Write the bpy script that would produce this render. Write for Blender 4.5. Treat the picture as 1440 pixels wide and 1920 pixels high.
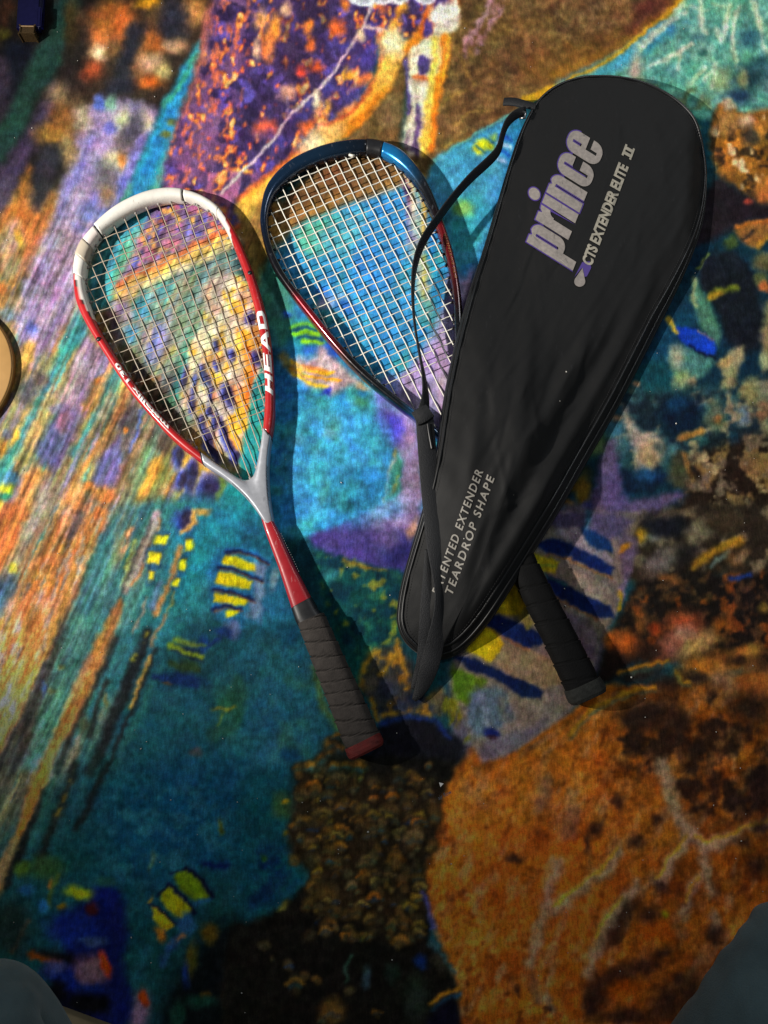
import bpy, bmesh, math, random
import numpy as np
from mathutils import Vector, Matrix

# ------------------------------------------------------------------ camera
SC = bpy.context.scene
for o in list(bpy.data.objects):
    bpy.data.objects.remove(o, do_unlink=True)
FOC = 1443.0                       # focal length in pixels of a 1440 x 1920 frame
TILT = math.radians(12.0)          # phone held almost flat above the carpet
CAM_H = 0.821
cam_data = bpy.data.cameras.new('camera')
cam = bpy.data.objects.new('camera', cam_data)
SC.collection.objects.link(cam)
cam.location = (0, 0, CAM_H)
cam.rotation_euler = (TILT, 0, 0)
cam_data.sensor_fit = 'VERTICAL'
cam_data.sensor_height = 34.6
cam_data.lens = 34.6 * FOC / 1920.0
cam_data.clip_start = 0.02
cam_data.clip_end = 50
SC.camera = cam
SC.render.resolution_x, SC.render.resolution_y = 768, 1024

# ------------------------------------------------------------------ light
world = bpy.data.worlds.new('World')
SC.world = world
world.use_nodes = True
AMB = 0.11
bg = world.node_tree.nodes['Background']
bg.inputs['Color'].default_value = (0.86, 0.95, 1.0, 1)
bg.inputs['Strength'].default_value = AMB
LAMP = Vector((-1.12, 0.17, 0.80))          # a shaded table lamp out of frame on the left
AIM = Vector((0.02, 0.53, 0.0))
SPOT = math.radians(59)
LAMP_W = 128.0
ld = bpy.data.lights.new('table_lamp_light', 'SPOT')
ld.energy = LAMP_W
ld.color = (1.0, 0.95, 0.87)
ld.spot_size = SPOT
ld.spot_blend = 1.0
ld.shadow_soft_size = 0.018
lo = bpy.data.objects.new('table_lamp_light', ld)
SC.collection.objects.link(lo)
lo.location = LAMP
lo.rotation_euler = (AIM - LAMP).to_track_quat('-Z', 'Y').to_euler()

FILL = Vector((0.75, 1.25, 1.4))            # unseen soft fill, added beyond the top right to lighten the shadows
FILL_W = 6.0
cd_ = bpy.data.lights.new('fill_light', 'AREA')
cd_.energy = FILL_W
cd_.shape = 'DISK'
cd_.size = 0.45
cd_.color = (0.92, 0.97, 1.0)
co_ = bpy.data.objects.new('fill_light', cd_)
SC.collection.objects.link(co_)
co_.location = FILL

SC.view_settings.view_transform = 'Standard'
SC.view_settings.look = 'None'
SC.view_settings.exposure = 0.0
SC.view_settings.gamma = 1.0
SC.view_settings.use_curve_mapping = False

# ------------------------------------------------------------------ measuring helpers
CT, ST = math.cos(TILT), math.sin(TILT)
def P(x, y, z=0.0):
    """a point of the photograph -> the point of the room at height z"""
    dx, dy = (x - 720.0) / FOC, -(y - 960.0) / FOC
    wx, wy, wz = dx, dy * CT + ST, dy * ST - CT
    k = (z - CAM_H) / wz
    return Vector((wx * k, wy * k, z))
def toX(X, Y, Z=0.0):
    """numpy: room point -> photograph"""
    zz = Z - CAM_H
    cy = Y * CT + zz * ST
    cz = -Y * ST + zz * CT
    return 720 + FOC * X / -cz, 960 - FOC * cy / -cz
# ------------------------------------------------------------------ the carpet's printed picture (flat print: colours as seen under the lamp)
STEP = 2.4
CX0, CY0, CX1, CY1 = -260, -240, 1700, 2100
GW, GH = int((CX1 - CX0) / STEP), int((CY1 - CY0) / STEP)
rng = np.random.RandomState(7)
GX = (CX0 + (np.arange(GW) + .5) * STEP).astype(np.float32)[None, :].repeat(GH, 0)
GY = (CY0 + (np.arange(GH) + .5) * STEP).astype(np.float32)[:, None].repeat(GW, 1)

def lerp_up(n, q):
    """bring a coarse field back to the full raster"""
    def one(n, L, ax):
        t = np.arange(L, dtype=np.float32) / q; i = np.minimum(t.astype(np.int32), n.shape[ax] - 2); f = t - i
        f = f[:, None] if ax == 0 else f[None, :]
        return n.take(i, ax) * (1 - f) + n.take(i + 1, ax) * f
    return one(one(n, GW, 1), GH, 0)
def vnoise(sx, sy=None, ang=0.0, seed=0):
    sy = sy or sx
    q = max(1, min(5, int(min(sx, sy) / (2.6 * STEP))))
    X = (CX0 + (np.arange(GW // q + 2) * q + .5) * STEP).astype(np.float32)[None, :]
    Y = (CY0 + (np.arange(GH // q + 2) * q + .5) * STEP).astype(np.float32)[:, None]
    a = math.radians(ang); c, s = math.cos(a), math.sin(a)
    u = (X * c + Y * s) / sx + 1000.0
    v = (-X * s + Y * c) / sy + 1000.0
    T = np.random.RandomState(seed).rand(256, 256).astype(np.float32)
    iu, iv = np.floor(u).astype(np.int32), np.floor(v).astype(np.int32)
    fu, fv = u - iu, v - iv
    fu = fu * fu * (3 - 2 * fu); fv = fv * fv * (3 - 2 * fv)
    i0, i1, j0, j1 = iu & 255, (iu + 1) & 255, (iv & 255) * 256, ((iv + 1) & 255) * 256
    T = T.ravel()
    n = (T.take(j0 + i0) * (1 - fu) + T.take(j0 + i1) * fu) * (1 - fv) + (T.take(j1 + i0) * (1 - fu) + T.take(j1 + i1) * fu) * fv
    return n if q == 1 and False else (lerp_up(n, q) if q > 1 else n[:GH, :GW])
def fbm(s, o=3, ang=0.0, ratio=1.0, seed=0):
    r, w, t = 0, 1.0, 0
    for k in range(o):
        r = r + w * vnoise(s / 2 ** k, s * ratio / 2 ** k, ang, seed + k * 17); t += w; w *= .55
    return r / t
N60, N24, N10 = fbm(60, 3, seed=1), fbm(24, 2, seed=5), fbm(10, 2, seed=9)
M24, M10 = fbm(26, 3, seed=21), fbm(11, 2, seed=29)
STR = fbm(150, 4, 115, .08, seed=40)       # long streaks that run down to the left
STR2 = fbm(90, 3, 112, .10, seed=60)
WXX = GX + (N24 - .5) * 10 + (N10 - .5) * 5
WYY = GY + (M24 - .5) * 10 + (M10 - .5) * 5
IMG = np.zeros((GH, GW, 3), np.float32)

def hx(c):
    if not isinstance(c, str): return np.array(c, np.float32)
    return np.array([int(c[i:i + 2], 16) / 255 for i in (0, 2, 4)], np.float32)
B = [0, 0, 1.0]
SOFT = 1.5
def base(ox, oy, s=3.0): B[:] = [ox, oy, s]
def tp(p): return (B[0] + p[0] / B[2], B[1] + p[1] / B[2])
def box(x0, y0, x1, y1, m):
    i0 = max(0, int((x0 - m - CX0) / STEP)); i1 = min(GW, int((x1 + m - CX0) / STEP) + 2)
    j0 = max(0, int((y0 - m - CY0) / STEP)); j1 = min(GH, int((y1 + m - CY0) / STEP) + 2)
    return (slice(j0, j1), slice(i0, i1))
def mixin(sl, al, col):
    c = hx(col)
    IMG[sl] = IMG[sl] * (1 - al[..., None]) + c * al[..., None]
def sstep(a, b, x):
    t = np.clip((x - a) / (b - a), 0, 1)
    return t * t * (3 - 2 * t)
def sdpoly(X, Y, pts):
    d = np.full(X.shape, 1e9, np.float32); ins = np.zeros(X.shape, bool)
    n = len(pts)
    for i in range(n):
        ax, ay = pts[i]; bx, by = pts[(i + 1) % n]
        ex, ey = bx - ax, by - ay
        t = np.clip(((X - ax) * ex + (Y - ay) * ey) / (ex * ex + ey * ey + 1e-9), 0, 1)
        d = np.minimum(d, (X - ax - t * ex) ** 2 + (Y - ay - t * ey) ** 2)
        if ay != by:
            cr = ((ay > Y) != (by > Y)) & (X < ex * (Y - ay) / (by - ay) + ax)
            ins ^= cr
    d = np.sqrt(d)
    return np.where(ins, -d, d)
def smooth_loop(pts, n=2):
    for _ in range(n):
        q = []
        for i in range(len(pts)):
            a, b = pts[i], pts[(i + 1) % len(pts)]
            q += [(a[0] * .75 + b[0] * .25, a[1] * .75 + b[1] * .25), (a[0] * .25 + b[0] * .75, a[1] * .25 + b[1] * .75)]
        pts = q
    return pts
def poly(pts, col, soft=5, a=1.0, warp=1.0, mask=None, sm=1):
    if B[2] > 4: soft = soft / B[2]
    soft = soft * SOFT
    q = smooth_loop([tp(p) for p in pts], sm)
    xs = [p[0] for p in q]; ys = [p[1] for p in q]
    sl = box(min(xs), min(ys), max(xs), max(ys), soft + 16)
    X = GX[sl] * (1 - warp) + WXX[sl] * warp; Y = GY[sl] * (1 - warp) + WYY[sl] * warp
    al = (1 - sstep(-soft, soft, sdpoly(X, Y, q))) * a
    if mask is not None: al = al * mask[sl]
    mixin(sl, al, col)
def blob(x, y, rx, ry, col, ang=0, soft=.45, a=1.0, warp=1.0, mask=None):
    x, y = tp((x, y)); rx /= B[2]; ry /= B[2]; soft = min(.85, soft * (.4 + .6 * SOFT))
    R = max(rx, ry) * (1 + soft) + 14
    sl = box(x - R, y - R, x + R, y + R, 2)
    X = GX[sl] * (1 - warp) + WXX[sl] * warp - x; Y = GY[sl] * (1 - warp) + WYY[sl] * warp - y
    c, s = math.cos(math.radians(ang)), math.sin(math.radians(ang))
    r = np.sqrt(((X * c + Y * s) / rx) ** 2 + ((-X * s + Y * c) / ry) ** 2)
    al = (1 - sstep(1 - soft, 1 + soft, r)) * a
    if mask is not None: al = al * mask[sl]
    mixin(sl, al, col)
def line(pts, w, col, soft=3, a=1.0, warp=1.0, mask=None):
    if B[2] > 4: soft = soft / B[2]
    q = [tp(p) for p in pts]; w = w / B[2] / 2
    xs = [p[0] for p in q]; ys = [p[1] for p in q]
    sl = box(min(xs), min(ys), max(xs), max(ys), soft + w + 16)
    X = GX[sl] * (1 - warp) + WXX[sl] * warp; Y = GY[sl] * (1 - warp) + WYY[sl] * warp
    d = np.full(X.shape, 1e9, np.float32)
    for (ax, ay), (bx, by) in zip(q[:-1], q[1:]):
        ex, ey = bx - ax, by - ay
        t = np.clip(((X - ax) * ex + (Y - ay) * ey) / (ex * ex + ey * ey + 1e-9), 0, 1)
        d = np.minimum(d, (X - ax - t * ex) ** 2 + (Y - ay - t * ey) ** 2)
    al = (1 - sstep(-soft, soft, np.sqrt(d) - w)) * a
    if mask is not None: al = al * mask[sl]
    mixin(sl, al, col)
def thr(n, a, b):
    c, w = (a + b) / 2, (b - a) * .85
    return sstep(c - w, c + w, n)

# ---- whole-field grounds -------------------------------------------------
base(0, 0, 1)
IMG[:] = hx('16424c')
poly([(-300, -320), (500, -320), (420, 420), (100, 560), (-300, 700)], '1c1714', 20)
poly([(-300, 400), (300, 330), (480, 820), (470, 900), (330, 1100), (150, 1420), (-300, 1900)], '8a7a52', 20)
for k, (cc, lo_, hi_) in enumerate([('c98a3c', .55, .66), ('3f8f8c', .60, .68), ('6a4a2c', .60, .70), ('8f84a8', .62, .70), ('d8a860', .64, .70)]):
    m = thr(fbm(140, 4, 114, .07, seed=100 + 7 * k), lo_, hi_)
    poly([(-300, 560), (150, 480), (260, 740), (430, 900), (330, 1100), (150, 1420), (-300, 1900)], cc, 20, mask=m)
# central water
poly([(520, 420), (755, 350), (812, 300), (985, 200), (985, 260), (900, 550), (850, 650), (800, 1010), (600, 1010), (470, 1000), (470, 860), (520, 700), (500, 540)], '2f86b2', 10)
poly([(500, 700), (760, 800), (790, 1010), (480, 1010)], '3aa0bc', 20, mask=thr(M24, .5, .62), a=.8)
poly([(500, 540), (900, 330), (900, 800), (790, 1010), (480, 1010)], '2a6cb0', 20, mask=thr(N24, .55, .7), a=.55)
poly([(500, 540), (900, 330), (900, 800), (790, 1010), (480, 1010)], '3f9c8e', 20, mask=thr(fbm(40, 3, seed=77), .56, .68), a=.7)

# ---- tile 0,0 ------------------------------------------------------------
base(0, 0)
poly([(330, -300), (470, -300), (460, 0), (370, 240), (330, 420), (200, 560), (100, 820), (0, 960), (-300, 1200), (-300, 900), (0, 720), (60, 560), (170, 300), (280, 180), (330, 0)], '1f3c33', 9)
poly([(300, 0), (440, 0), (400, 150), (330, 170)], '12322f', 8, a=.7)
poly([(0, 230), (160, 230), (200, 260), (120, 470), (60, 560), (0, 640)], '0f131e', 8)
poly([(-300, 240), (0, 300), (70, 400), (60, 560), (0, 700), (-300, 800)], '2f2733', 10)
poly([(-300, 1220), (0, 960), (100, 820), (200, 640), (330, 430), (350, 590), (200, 820), (120, 1000), (40, 1200), (0, 1300), (-300, 1600)], '42364c', 9)
poly([(0, 0), (90, 0), (70, 100), (0, 210)], '3a2013', 9)
blob(20, 190, 40, 35, '3a3410')
poly([(430, 0), (1240, 0), (1180, 200), (1000, 440), (880, 600), (560, 560), (330, 640), (300, 520), (420, 260)], '3c2e24', 12)
poly([(540, 540), (880, 600), (870, 700), (770, 900), (710, 1100), (600, 1230), (460, 1440), (190, 1440), (310, 1150), (400, 900), (440, 700)], '9a88b2', 9)
line([(620, 640), (490, 1000), (350, 1440)], 90, 'a58fb2', 8, mask=thr(M24, .35, .6))
line([(520, 760), (420, 1000), (330, 1200)], 50, '7f76b6', 8, a=.8)
poly([(640, 960), (870, 640), (810, 850), (720, 1100), (560, 1260), (470, 1230), (560, 1050)], '8078b8', 8)
line([(560, 1150), (470, 1250)], 130, '6a70bc', 9, a=.7, mask=thr(N24, .4, .6))
line([(690, 1020), (600, 1180)], 50, '5f68c0', 8, a=.8)
blob(560, 570, 36, 44, '5a78d8'); blob(620, 570, 40, 44, '86b09a'); blob(620, 720, 36, 40, '6468c4', a=.8)
for x, y, rx, ry, c in [(600, 160, 130, 110, 'b0622c'), (660, 60, 90, 70, '9a5826'), (540, 290, 62, 62, 'c9a068'), (555, 300, 30, 36, 'e2d09a'), (500, 390, 66, 54, 'a8502a'),
        (860, 240, 66, 70, 'b8662e'), (980, 255, 60, 42, 'd8a470'), (850, 455, 66, 42, 'd06622'), (800, 360, 80, 66, 'a06c3c'), (920, 390, 40, 54, 'd2b070'), (1100, 60, 66, 80, 'b87c40'),
        (830, 20, 64, 34, 'e0941c'), (880, 110, 60, 60, '6a4a2c'), (340, 540, 66, 66, '9a8058'), (360, 660, 80, 80, '8a5a2a'), (300, 755, 100, 56, 'a06e30'), (460, 660, 52, 76, 'c0aa84'),
        (690, 670, 44, 64, 'c8b890'), (810, 680, 40, 64, 'cbb890'), (650, 905, 60, 62, 'e0cf9a'), (688, 895, 24, 44, 'd8803a'), (600, 1080, 40, 80, 'a28258'), (380, 850, 46, 90, 'aa8a5c'),
        (700, 800, 60, 60, '8a7468'), (850, 350, 60, 50, 'c09870'), (430, 560, 40, 40, '5a4630'), (640, 280, 40, 50, '7a5a34'), (560, 200, 50, 40, 'd8803c'), (690, 110, 40, 60, 'c8622c')]:
    blob(x, y, rx, ry, c, soft=.6)
poly([(720, 120), (830, 150), (790, 250), (740, 400), (760, 520), (660, 545), (560, 545), (640, 420), (690, 280)], '2a2a33', 8)
blob(970, 120, 84, 110, '2b2b38', soft=.5); blob(740, 730, 44, 110, '4c4854', 25, soft=.7)
blob(600, 990, 60, 70, '6a6068', 20, soft=.7)
blob(430, 300, 60, 180, '241f1c', 10, soft=.6); blob(400, 110, 40, 120, '3a2f18', soft=.7)
poly([(220, 820), (350, 810), (340, 920), (275, 1150), (200, 1210), (150, 1140), (200, 950)], '2d2c34', 8)
poly([(190, 900), (165, 1130), (205, 1215), (290, 1080), (330, 1100), (240, 1330), (180, 1440), (-300, 1700), (-300, 1440), (40, 1200), (100, 1060)], 'b0672c', 9)
poly([(60, 1150), (150, 1180), (180, 1280), (120, 1420), (0, 1440), (0, 1300)], 'c06a24', 9)
blob(75, 1330, 54, 90, 'dcb48c'); blob(105, 1330, 22, 60, 'e8b030'); blob(20, 1380, 40, 70, 'b89878')
poly([(1125, 190), (1110, 330), (1040, 560), (990, 760), (940, 960), (890, 1100), (800, 1300), (640, 1500), (540, 1500), (700, 1110), (820, 830), (900, 600), (1000, 450)], '2b93a6', 6)
line([(1060, 400), (960, 640), (850, 920), (750, 1160)], 66, '2a84bc', 8, a=.85)
line([(1105, 300), (1000, 500), (920, 600)], 26, '3f9a80', 5); line([(960, 880), (880, 1060)], 40, '52a488', 7); line([(730, 1040), (690, 1140)], 30, '4fa090', 6)
blob(960, 688, 30, 20, '63773f'); blob(930, 756, 30, 18, '72803c')
poly([(1150, 60), (1260, -60), (1190, 250), (1130, 480), (1040, 680), (975, 780), (1050, 560), (1110, 330)], 'b2604c', 6)
line([(1180, 100), (1130, 430), (1060, 620)], 26, 'd88a50', 6, mask=thr(M10, .45, .6))

# ---- turtle's spotted flipper -------------------------------------------
base(0, 0, 1)
SH = [(400, -320), (840, -320), (812, 40), (790, 75), (740, 66), (706, 58), (700, 110), (690, 150), (650, 205), (600, 232), (540, 300), (500, 360), (455, 400), (400, 400), (300, 372), (325, 260), (378, 140), (410, 0)]
poly(SH, '463560', 6)
poly([(410, -40), (470, -40), (440, 200), (400, 330), (340, 380), (310, 350), (330, 240), (380, 130)], '8a587e', 14, a=.75)
poly(SH, '3a2b50', 8, mask=thr(M24, .5, .6))
poly(SH, '6a56b0', 8, mask=thr(fbm(22, 3, seed=303), .60, .70), a=.8)
SPK = fbm(17, 2, 100, .6, seed=300)
poly(SH, 'c8483c', 8, mask=thr(SPK, .64, .70))
poly(SH, 'f09038', 8, mask=thr(SPK, .69, .74))
poly(SH, 'f4c878', 8, mask=thr(SPK, .77, .82))
poly([(410, -40), (480, -40), (450, 200), (420, 360), (340, 380), (310, 350), (330, 240), (380, 130)], 'e8744c', 12, mask=thr(fbm(17, 2, 100, .5, seed=310), .62, .72), a=.85)
poly([(300, 300), (480, 300), (480, 400), (300, 400)], 'c06a90', 12, mask=thr(fbm(22, 2, seed=320), .5, .62), a=.8)
poly([(500, -40), (640, -40), (620, 180), (520, 250), (480, 200)], '35263f', 14, a=.55, mask=thr(N24, .35, .6))
base(480, 0)
for x, y, rx, ry, c in [(100, 170, 40, 90, 'ee8c30'), (300, 150, 26, 36, 'ee8030'), (450, 150, 36, 40, 'e06a30'), (320, 250, 26, 40, 'e86a30'), (340, 380, 30, 34, 'e05828'), (260, 400, 30, 30, 'd84a38'), (170, 520, 44, 40, 'e8a080'),
        (490, 420, 14, 44, 'f0a838'), (530, 420, 26, 30, 'f0a030'), (620, 440, 40, 36, 'e88040'), (400, 600, 16, 60, 'f0a040'), (520, 600, 60, 24, 'ec9048'), (60, 730, 60, 50, 'e05a40'), (290, 710, 44, 36, 'ea6a34'), (350, 610, 24, 60, 'e89870'),
        (770, 150, 26, 44, 'f0a838'), (820, 60, 22, 60, 'f0a030'), (700, 40, 26, 40, 'd86a40'), (500, 20, 26, 40, 'ec7a2c'), (20, 110, 30, 60, 'e8a060'), (180, 40, 30, 40, 'e8b088'), (70, 260, 30, 80, 'ec8440'), (10, 280, 20, 50, 'e8c090')]:
    blob(x, y, rx, ry, c, -35 if ry < rx else 8, soft=.6, warp=1.6)
for x, y, rx, ry in [(500, 250, 60, 30), (620, 320, 50, 70), (560, 520, 90, 50), (400, 500, 34, 50), (290, 580, 40, 40), (220, 640, 50, 40), (650, 180, 30, 60), (100, 780, 70, 40)]:
    blob(x, y, rx, ry, '4a4290', 10, soft=.7, a=.8, warp=1.6)
line([(650, 20), (600, 165), (500, 300), (430, 410), (350, 510), (300, 540), (190, 650), (100, 780), (0, 890), (-110, 1000), (-190, 1085)], 17, 'cdb2b4', 2, warp=.4)
line([(610, 150), (690, 165), (740, 190)], 20, 'd8c0b0', 3, warp=.4)
line([(340, 520), (330, 590)], 36, 'd8c0ac', 4); blob(590, 200, 22, 40, 'dcc8a0')
line([(170, 540), (190, 640)], 8, 'b89ab0', 2)

base(0, 0, 1)
poly([(440, 400), (500, 350), (545, 400), (545, 440), (505, 470), (500, 540), (480, 540), (450, 460)], '9a7434', 8)
poly([(480, 520), (515, 480), (560, 570), (530, 660), (505, 620)], '3f8a78', 8)
base(480, 0)
# ---- yellow and cream bands ---------------------------------------------
YB = [(690, 170), (770, 190), (850, 250), (930, 190), (880, 340), (770, 500), (640, 640), (500, 760), (300, 910), (120, 1070), (0, 1160), (-140, 1260), (-100, 1120), (0, 1030), (150, 920), (260, 830), (380, 700), (520, 640), (620, 540), (690, 420), (705, 300)]
poly(YB, 'f0a436', 5)
line([(700, 200), (705, 300), (690, 420), (620, 545), (520, 640), (385, 705), (255, 835), (150, 925), (0, 1035), (-100, 1120)], 22, 'd4502c', 5, a=.8)
line([(880, 320), (770, 490), (640, 630), (500, 750)], 60, 'e07a18', 7, a=.9)
blob(770, 262, 70, 90, 'ecd8a8', soft=.5); blob(740, 400, 60, 90, 'f0b84a', 20); blob(335, 800, 100, 60, 'ead0a0', -35, soft=.6); blob(440, 740, 70, 40, 'f0b860', -30)
line([(300, 880), (100, 1040), (-100, 1200)], 50, 'f2bc48', 8)
line([(1010, -200), (985, 60), (930, 190), (860, 290)], 56, 'ee8a22', 7)
line([(975, 60), (930, 180)], 26, 'e0561c', 6, a=.8)
WB = [(1010, -200), (1190, -200), (1140, 30), (1150, 120), (1110, 200), (1080, 230), (1045, 420), (1010, 640), (985, 880), (960, 1000), (900, 1000), (840, 880), (825, 740), (850, 600), (870, 400), (905, 265), (975, 205), (975, 80)]
poly(WB, 'e2d0b4', 5)
line([(1080, 240), (1035, 420), (995, 650), (965, 860), (950, 960)], 74, 'f2b632', 8)
line([(1170, -100), (1150, 60), (1110, 215), (1068, 400), (1020, 640), (985, 880)], 26, 'e67a1e', 5)
for x, y, rx, ry in [(945, 365, 46, 62), (968, 178, 24, 34), (1040, 20, 40, 56)]:
    blob(x, y, rx * 1.3, ry * 1.25, 'd8643a', 15, soft=.5); blob(x, y, rx, ry, '4f3a72', 15, soft=.4)
line([(862, 440), (858, 600)], 30, '4a3a74', 4); line([(912, 600), (905, 760), (895, 960)], 28, '5b4070', 4); line([(860, 740), (850, 830)], 24, '6a4a60', 4)
blob(1040, 90, 40, 50, 'ddd0bc'); line([(900, 430), (1000, 440)], 12, 'e8dcc8', 3); line([(960, 250), (1050, 240)], 12, 'eee0c8', 3)
base(0, 0, 1)
# ---- brown turtle body ---------------------------------------------------
BR = [(870, -320), (1500, -320), (1290, 0), (1210, 72), (1130, 128), (1050, 163), (985, 190), (962, 213), (880, 258), (812, 302), (810, 330), (752, 352), (690, 368), (620, 392), (545, 425), (520, 430), (515, 400), (560, 345), (620, 290), (690, 225), (730, 170), (757, 110), (775, 100), (752, 200), (752, 290), (808, 296), (820, 210), (838, 130), (845, 70), (866, 20)]
poly(BR, '6c4f2c', 5, warp=.7)
poly(BR, '8a6a3c', 6, mask=thr(N10, .5, .66), a=.7)
poly(BR, '4a3420', 6, mask=thr(M24, .54, .68), a=.75)
poly([(520, 430), (560, 340), (700, 280), (760, 300), (755, 350), (620, 392)], '7d5332', 8, a=.7)
poly([(530, 430), (545, 395), (620, 372), (690, 345), (755, 325), (755, 352), (690, 368), (620, 392)], 'a8783a', 8, a=.7)
poly([(962, 100), (1150, 60), (1240, 10), (1200, 70), (1120, 125), (1000, 180)], '7a5222', 14, a=.6)
poly([(1190, 0), (1290, -20), (1270, 15), (1180, 85), (1110, 100), (1190, 50)], '5a3426', 8)
line([(1310, -20), (1210, 68), (1130, 124), (1055, 160), (985, 188)], 15, 'c0901f', 3, warp=.5)
line([(1280, 0), (1200, 60), (1120, 108), (1040, 140)], 16, '9a6a24', 7, a=.7)
line([(962, 212), (880, 258), (815, 300)], 4, '5aa090', 2, warp=.3)
base(480, 0)
for p in [[(1330, 10), (1270, 120), (1220, 240)], [(1370, 60), (1290, 200), (1250, 300)], [(1290, 90), (1190, 230), (1180, 310)], [(1390, 20), (1330, 130)]]:
    line(p, 26, '9c7274', 5, mask=thr(N10, .35, .6))
blob(760, 640, 70, 90, '7a6848', a=.5); blob(870, 560, 40, 120, '5c4a2c', a=.4)
for p in [[(1150, 320), (1180, 420), (1230, 480)], [(1030, 620), (1080, 540), (1180, 520)], [(1120, 700), (1200, 640), (1320, 620)], [(1060, 830), (1160, 780)]]:
    line(p, 14, 'a07c38', 4, a=.7)

# ---- upper right shallow water and reef ----------------------------------
base(0, 0, 1)
poly([(1290, 0), (1500, -320), (1740, -320), (1740, 300), (1440, 240), (1340, 200), (1330, 240), (1240, 170), (1100, 165), (1000, 200), (1060, 163), (1130, 128), (1210, 72)], '5f9e88', 6)
poly([(1290, 0), (1740, -100), (1740, 240), (1340, 200), (1100, 165), (1210, 72)], '7fb49a', 8, mask=thr(M24, .52, .66), a=.8)
poly([(1290, 0), (1740, -100), (1740, 240), (1340, 200), (1100, 165), (1210, 72)], '3f7f74', 8, mask=thr(N10, .55, .7), a=.6)
line([(1250, 50), (1180, 105), (1110, 140), (1060, 165)], 34, '3e8eae', 8, a=.8)
base(960, 0)
for p, w in [([(960, 30), (830, 170), (720, 260)], 34), ([(1060, 0), (1070, 150), (1100, 190)], 26), ([(1150, 170), (1180, 230), (1230, 30)], 30), ([(1260, 60), (1240, 230), (1260, 380)], 22), ([(1370, 0), (1400, 180)], 24),
        ([(870, 330), (1020, 250)], 26), ([(770, 372), (830, 350)], 24), ([(1010, 470), (1080, 380)], 24), ([(1100, 60), (960, 30)], 14), ([(1200, 40), (1120, 20)], 12), ([(900, 320), (880, 350)], 20), ([(1400, 180), (1430, 300)], 20)]:
    line(p, w, 'b6c8a4', 4, a=.85)
for x, y, rx, ry, c in [(1340, 210, 64, 54, '2f5f68'), (1330, 430, 110, 80, '22404a'), (1280, 540, 66, 40, '263e58'), (1080, 310, 26, 20, '33685c'), (1400, 350, 50, 40, '2c5358'), (1180, 420, 50, 40, '8aac80'), (700, 380, 32, 90, 'b2aa92'), (1300, 440, 30, 50, '94946a'), (1160, 470, 60, 50, '7f9c70')]:
    blob(x, y, rx, ry, c, soft=.6)
poly([(640, 440), (860, 430), (1040, 500), (1180, 600), (1100, 800), (900, 600)], '6a7a58', 8, mask=thr(N24, .45, .6))
poly([(1180, 565), (1250, 600), (1300, 640), (1440, 600), (2000, 600), (2000, 1200), (1440, 1160), (1370, 1130), (1300, 1085), (1200, 1020), (1140, 960), (1130, 800), (1110, 680)], '85581f', 5)
CO = [(1180, 565), (1300, 640), (1440, 600), (2000, 600), (2000, 1200), (1370, 1130), (1300, 1085), (1140, 960), (1110, 680)]
poly(CO, 'bb762a', 5, mask=thr(M24, .5, .6)); poly(CO, '3a2a1a', 5, mask=thr(fbm(18, 3, seed=410), .58, .66)); poly(CO, 'd8ae78', 5, mask=thr(fbm(16, 2, seed=420), .66, .74))
blob(1210, 690, 60, 70, '9a7038'); blob(1320, 680, 44, 40, 'd8b07a'); blob(1220, 590, 40, 30, 'b0a078'); blob(1420, 1080, 60, 60, 'b86c2c'); blob(1400, 720, 34, 40, 'c88030'); blob(1340, 770, 44, 60, '42382c')
poly([(1130, 960), (1300, 1090), (1440, 1160), (2000, 1180), (2000, 1290), (1250, 1300), (1000, 1440), (1000, 1200), (1090, 1100)], '211a20', 7)
blob(1330, 1140, 24, 20, '9a3c2c')

# ---- right-hand reef -----------------------------------------------------
base(0, 0, 1)
poly([(1300, 420), (1740, 400), (1740, 960), (1440, 960), (1080, 960), (960, 980), (1000, 900), (1200, 650)], '0f2d3e', 9)
base(960, 0)
poly([(1230, 1290), (1440, 1235), (1900, 1100), (1900, 1300), (1440, 1340), (1370, 1410), (1290, 1350)], '92602e', 5); line([(1260, 1280), (1440, 1240)], 24, 'c06c28', 4); line([(1300, 1340), (1360, 1300)], 20, '2a2420', 5)
line([(1380, 1400), (1440, 1330)], 24, 'b07828', 4)
blob(1230, 1370, 40, 40, '40502c')
base(960, 480)
poly([(1040, 100), (1100, -20), (1300, -20), (1400, 200), (1420, 500), (1300, 570), (1200, 480), (1150, 300), (1080, 230)], '161b23', 6)
line([(1050, 70), (1080, 20), (1110, -10)], 12, '7a8a3a', 3)
line([(1100, 245), (1160, 205), (1260, 180)], 34, '6a7424', 6); line([(1100, 240), (1170, 215)], 26, 'b08420', 5)
poly([(1030, 105), (1060, 200), (1120, 300), (1170, 420), (1155, 530), (1050, 400), (1025, 300), (1000, 220)], '4c7c66', 5, warp=.6); line([(1030, 120), (1010, 220), (1030, 290)], 18, '9a9a6a', 4)
poly([(760, 560), (880, 340), (1000, 300), (1050, 400), (900, 600), (860, 700), (720, 680)], '123f56', 10)
poly([(640, 700), (760, 560), (880, 600), (960, 770), (800, 800)], '12444a', 9)
poly([(878, 540), (960, 495), (1060, 560), (1155, 580), (1100, 660), (1000, 720), (960, 775), (900, 650)], '467a70', 5); blob(930, 570, 46, 62, 'a2a68c'); blob(960, 700, 50, 60, '8a9a66'); blob(1020, 720, 24, 40, 'b09468')
poly([(920, 395), (1000, 398), (1095, 440), (1150, 490), (1140, 572), (1060, 548), (970, 500), (930, 450)], '1440b4', 3, warp=.5); line([(1000, 505), (1060, 545), (1140, 575)], 12, '0c1020', 3, warp=.5); line([(1040, 420), (1130, 470)], 9, '8a7468', 2, warp=.5)
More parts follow.
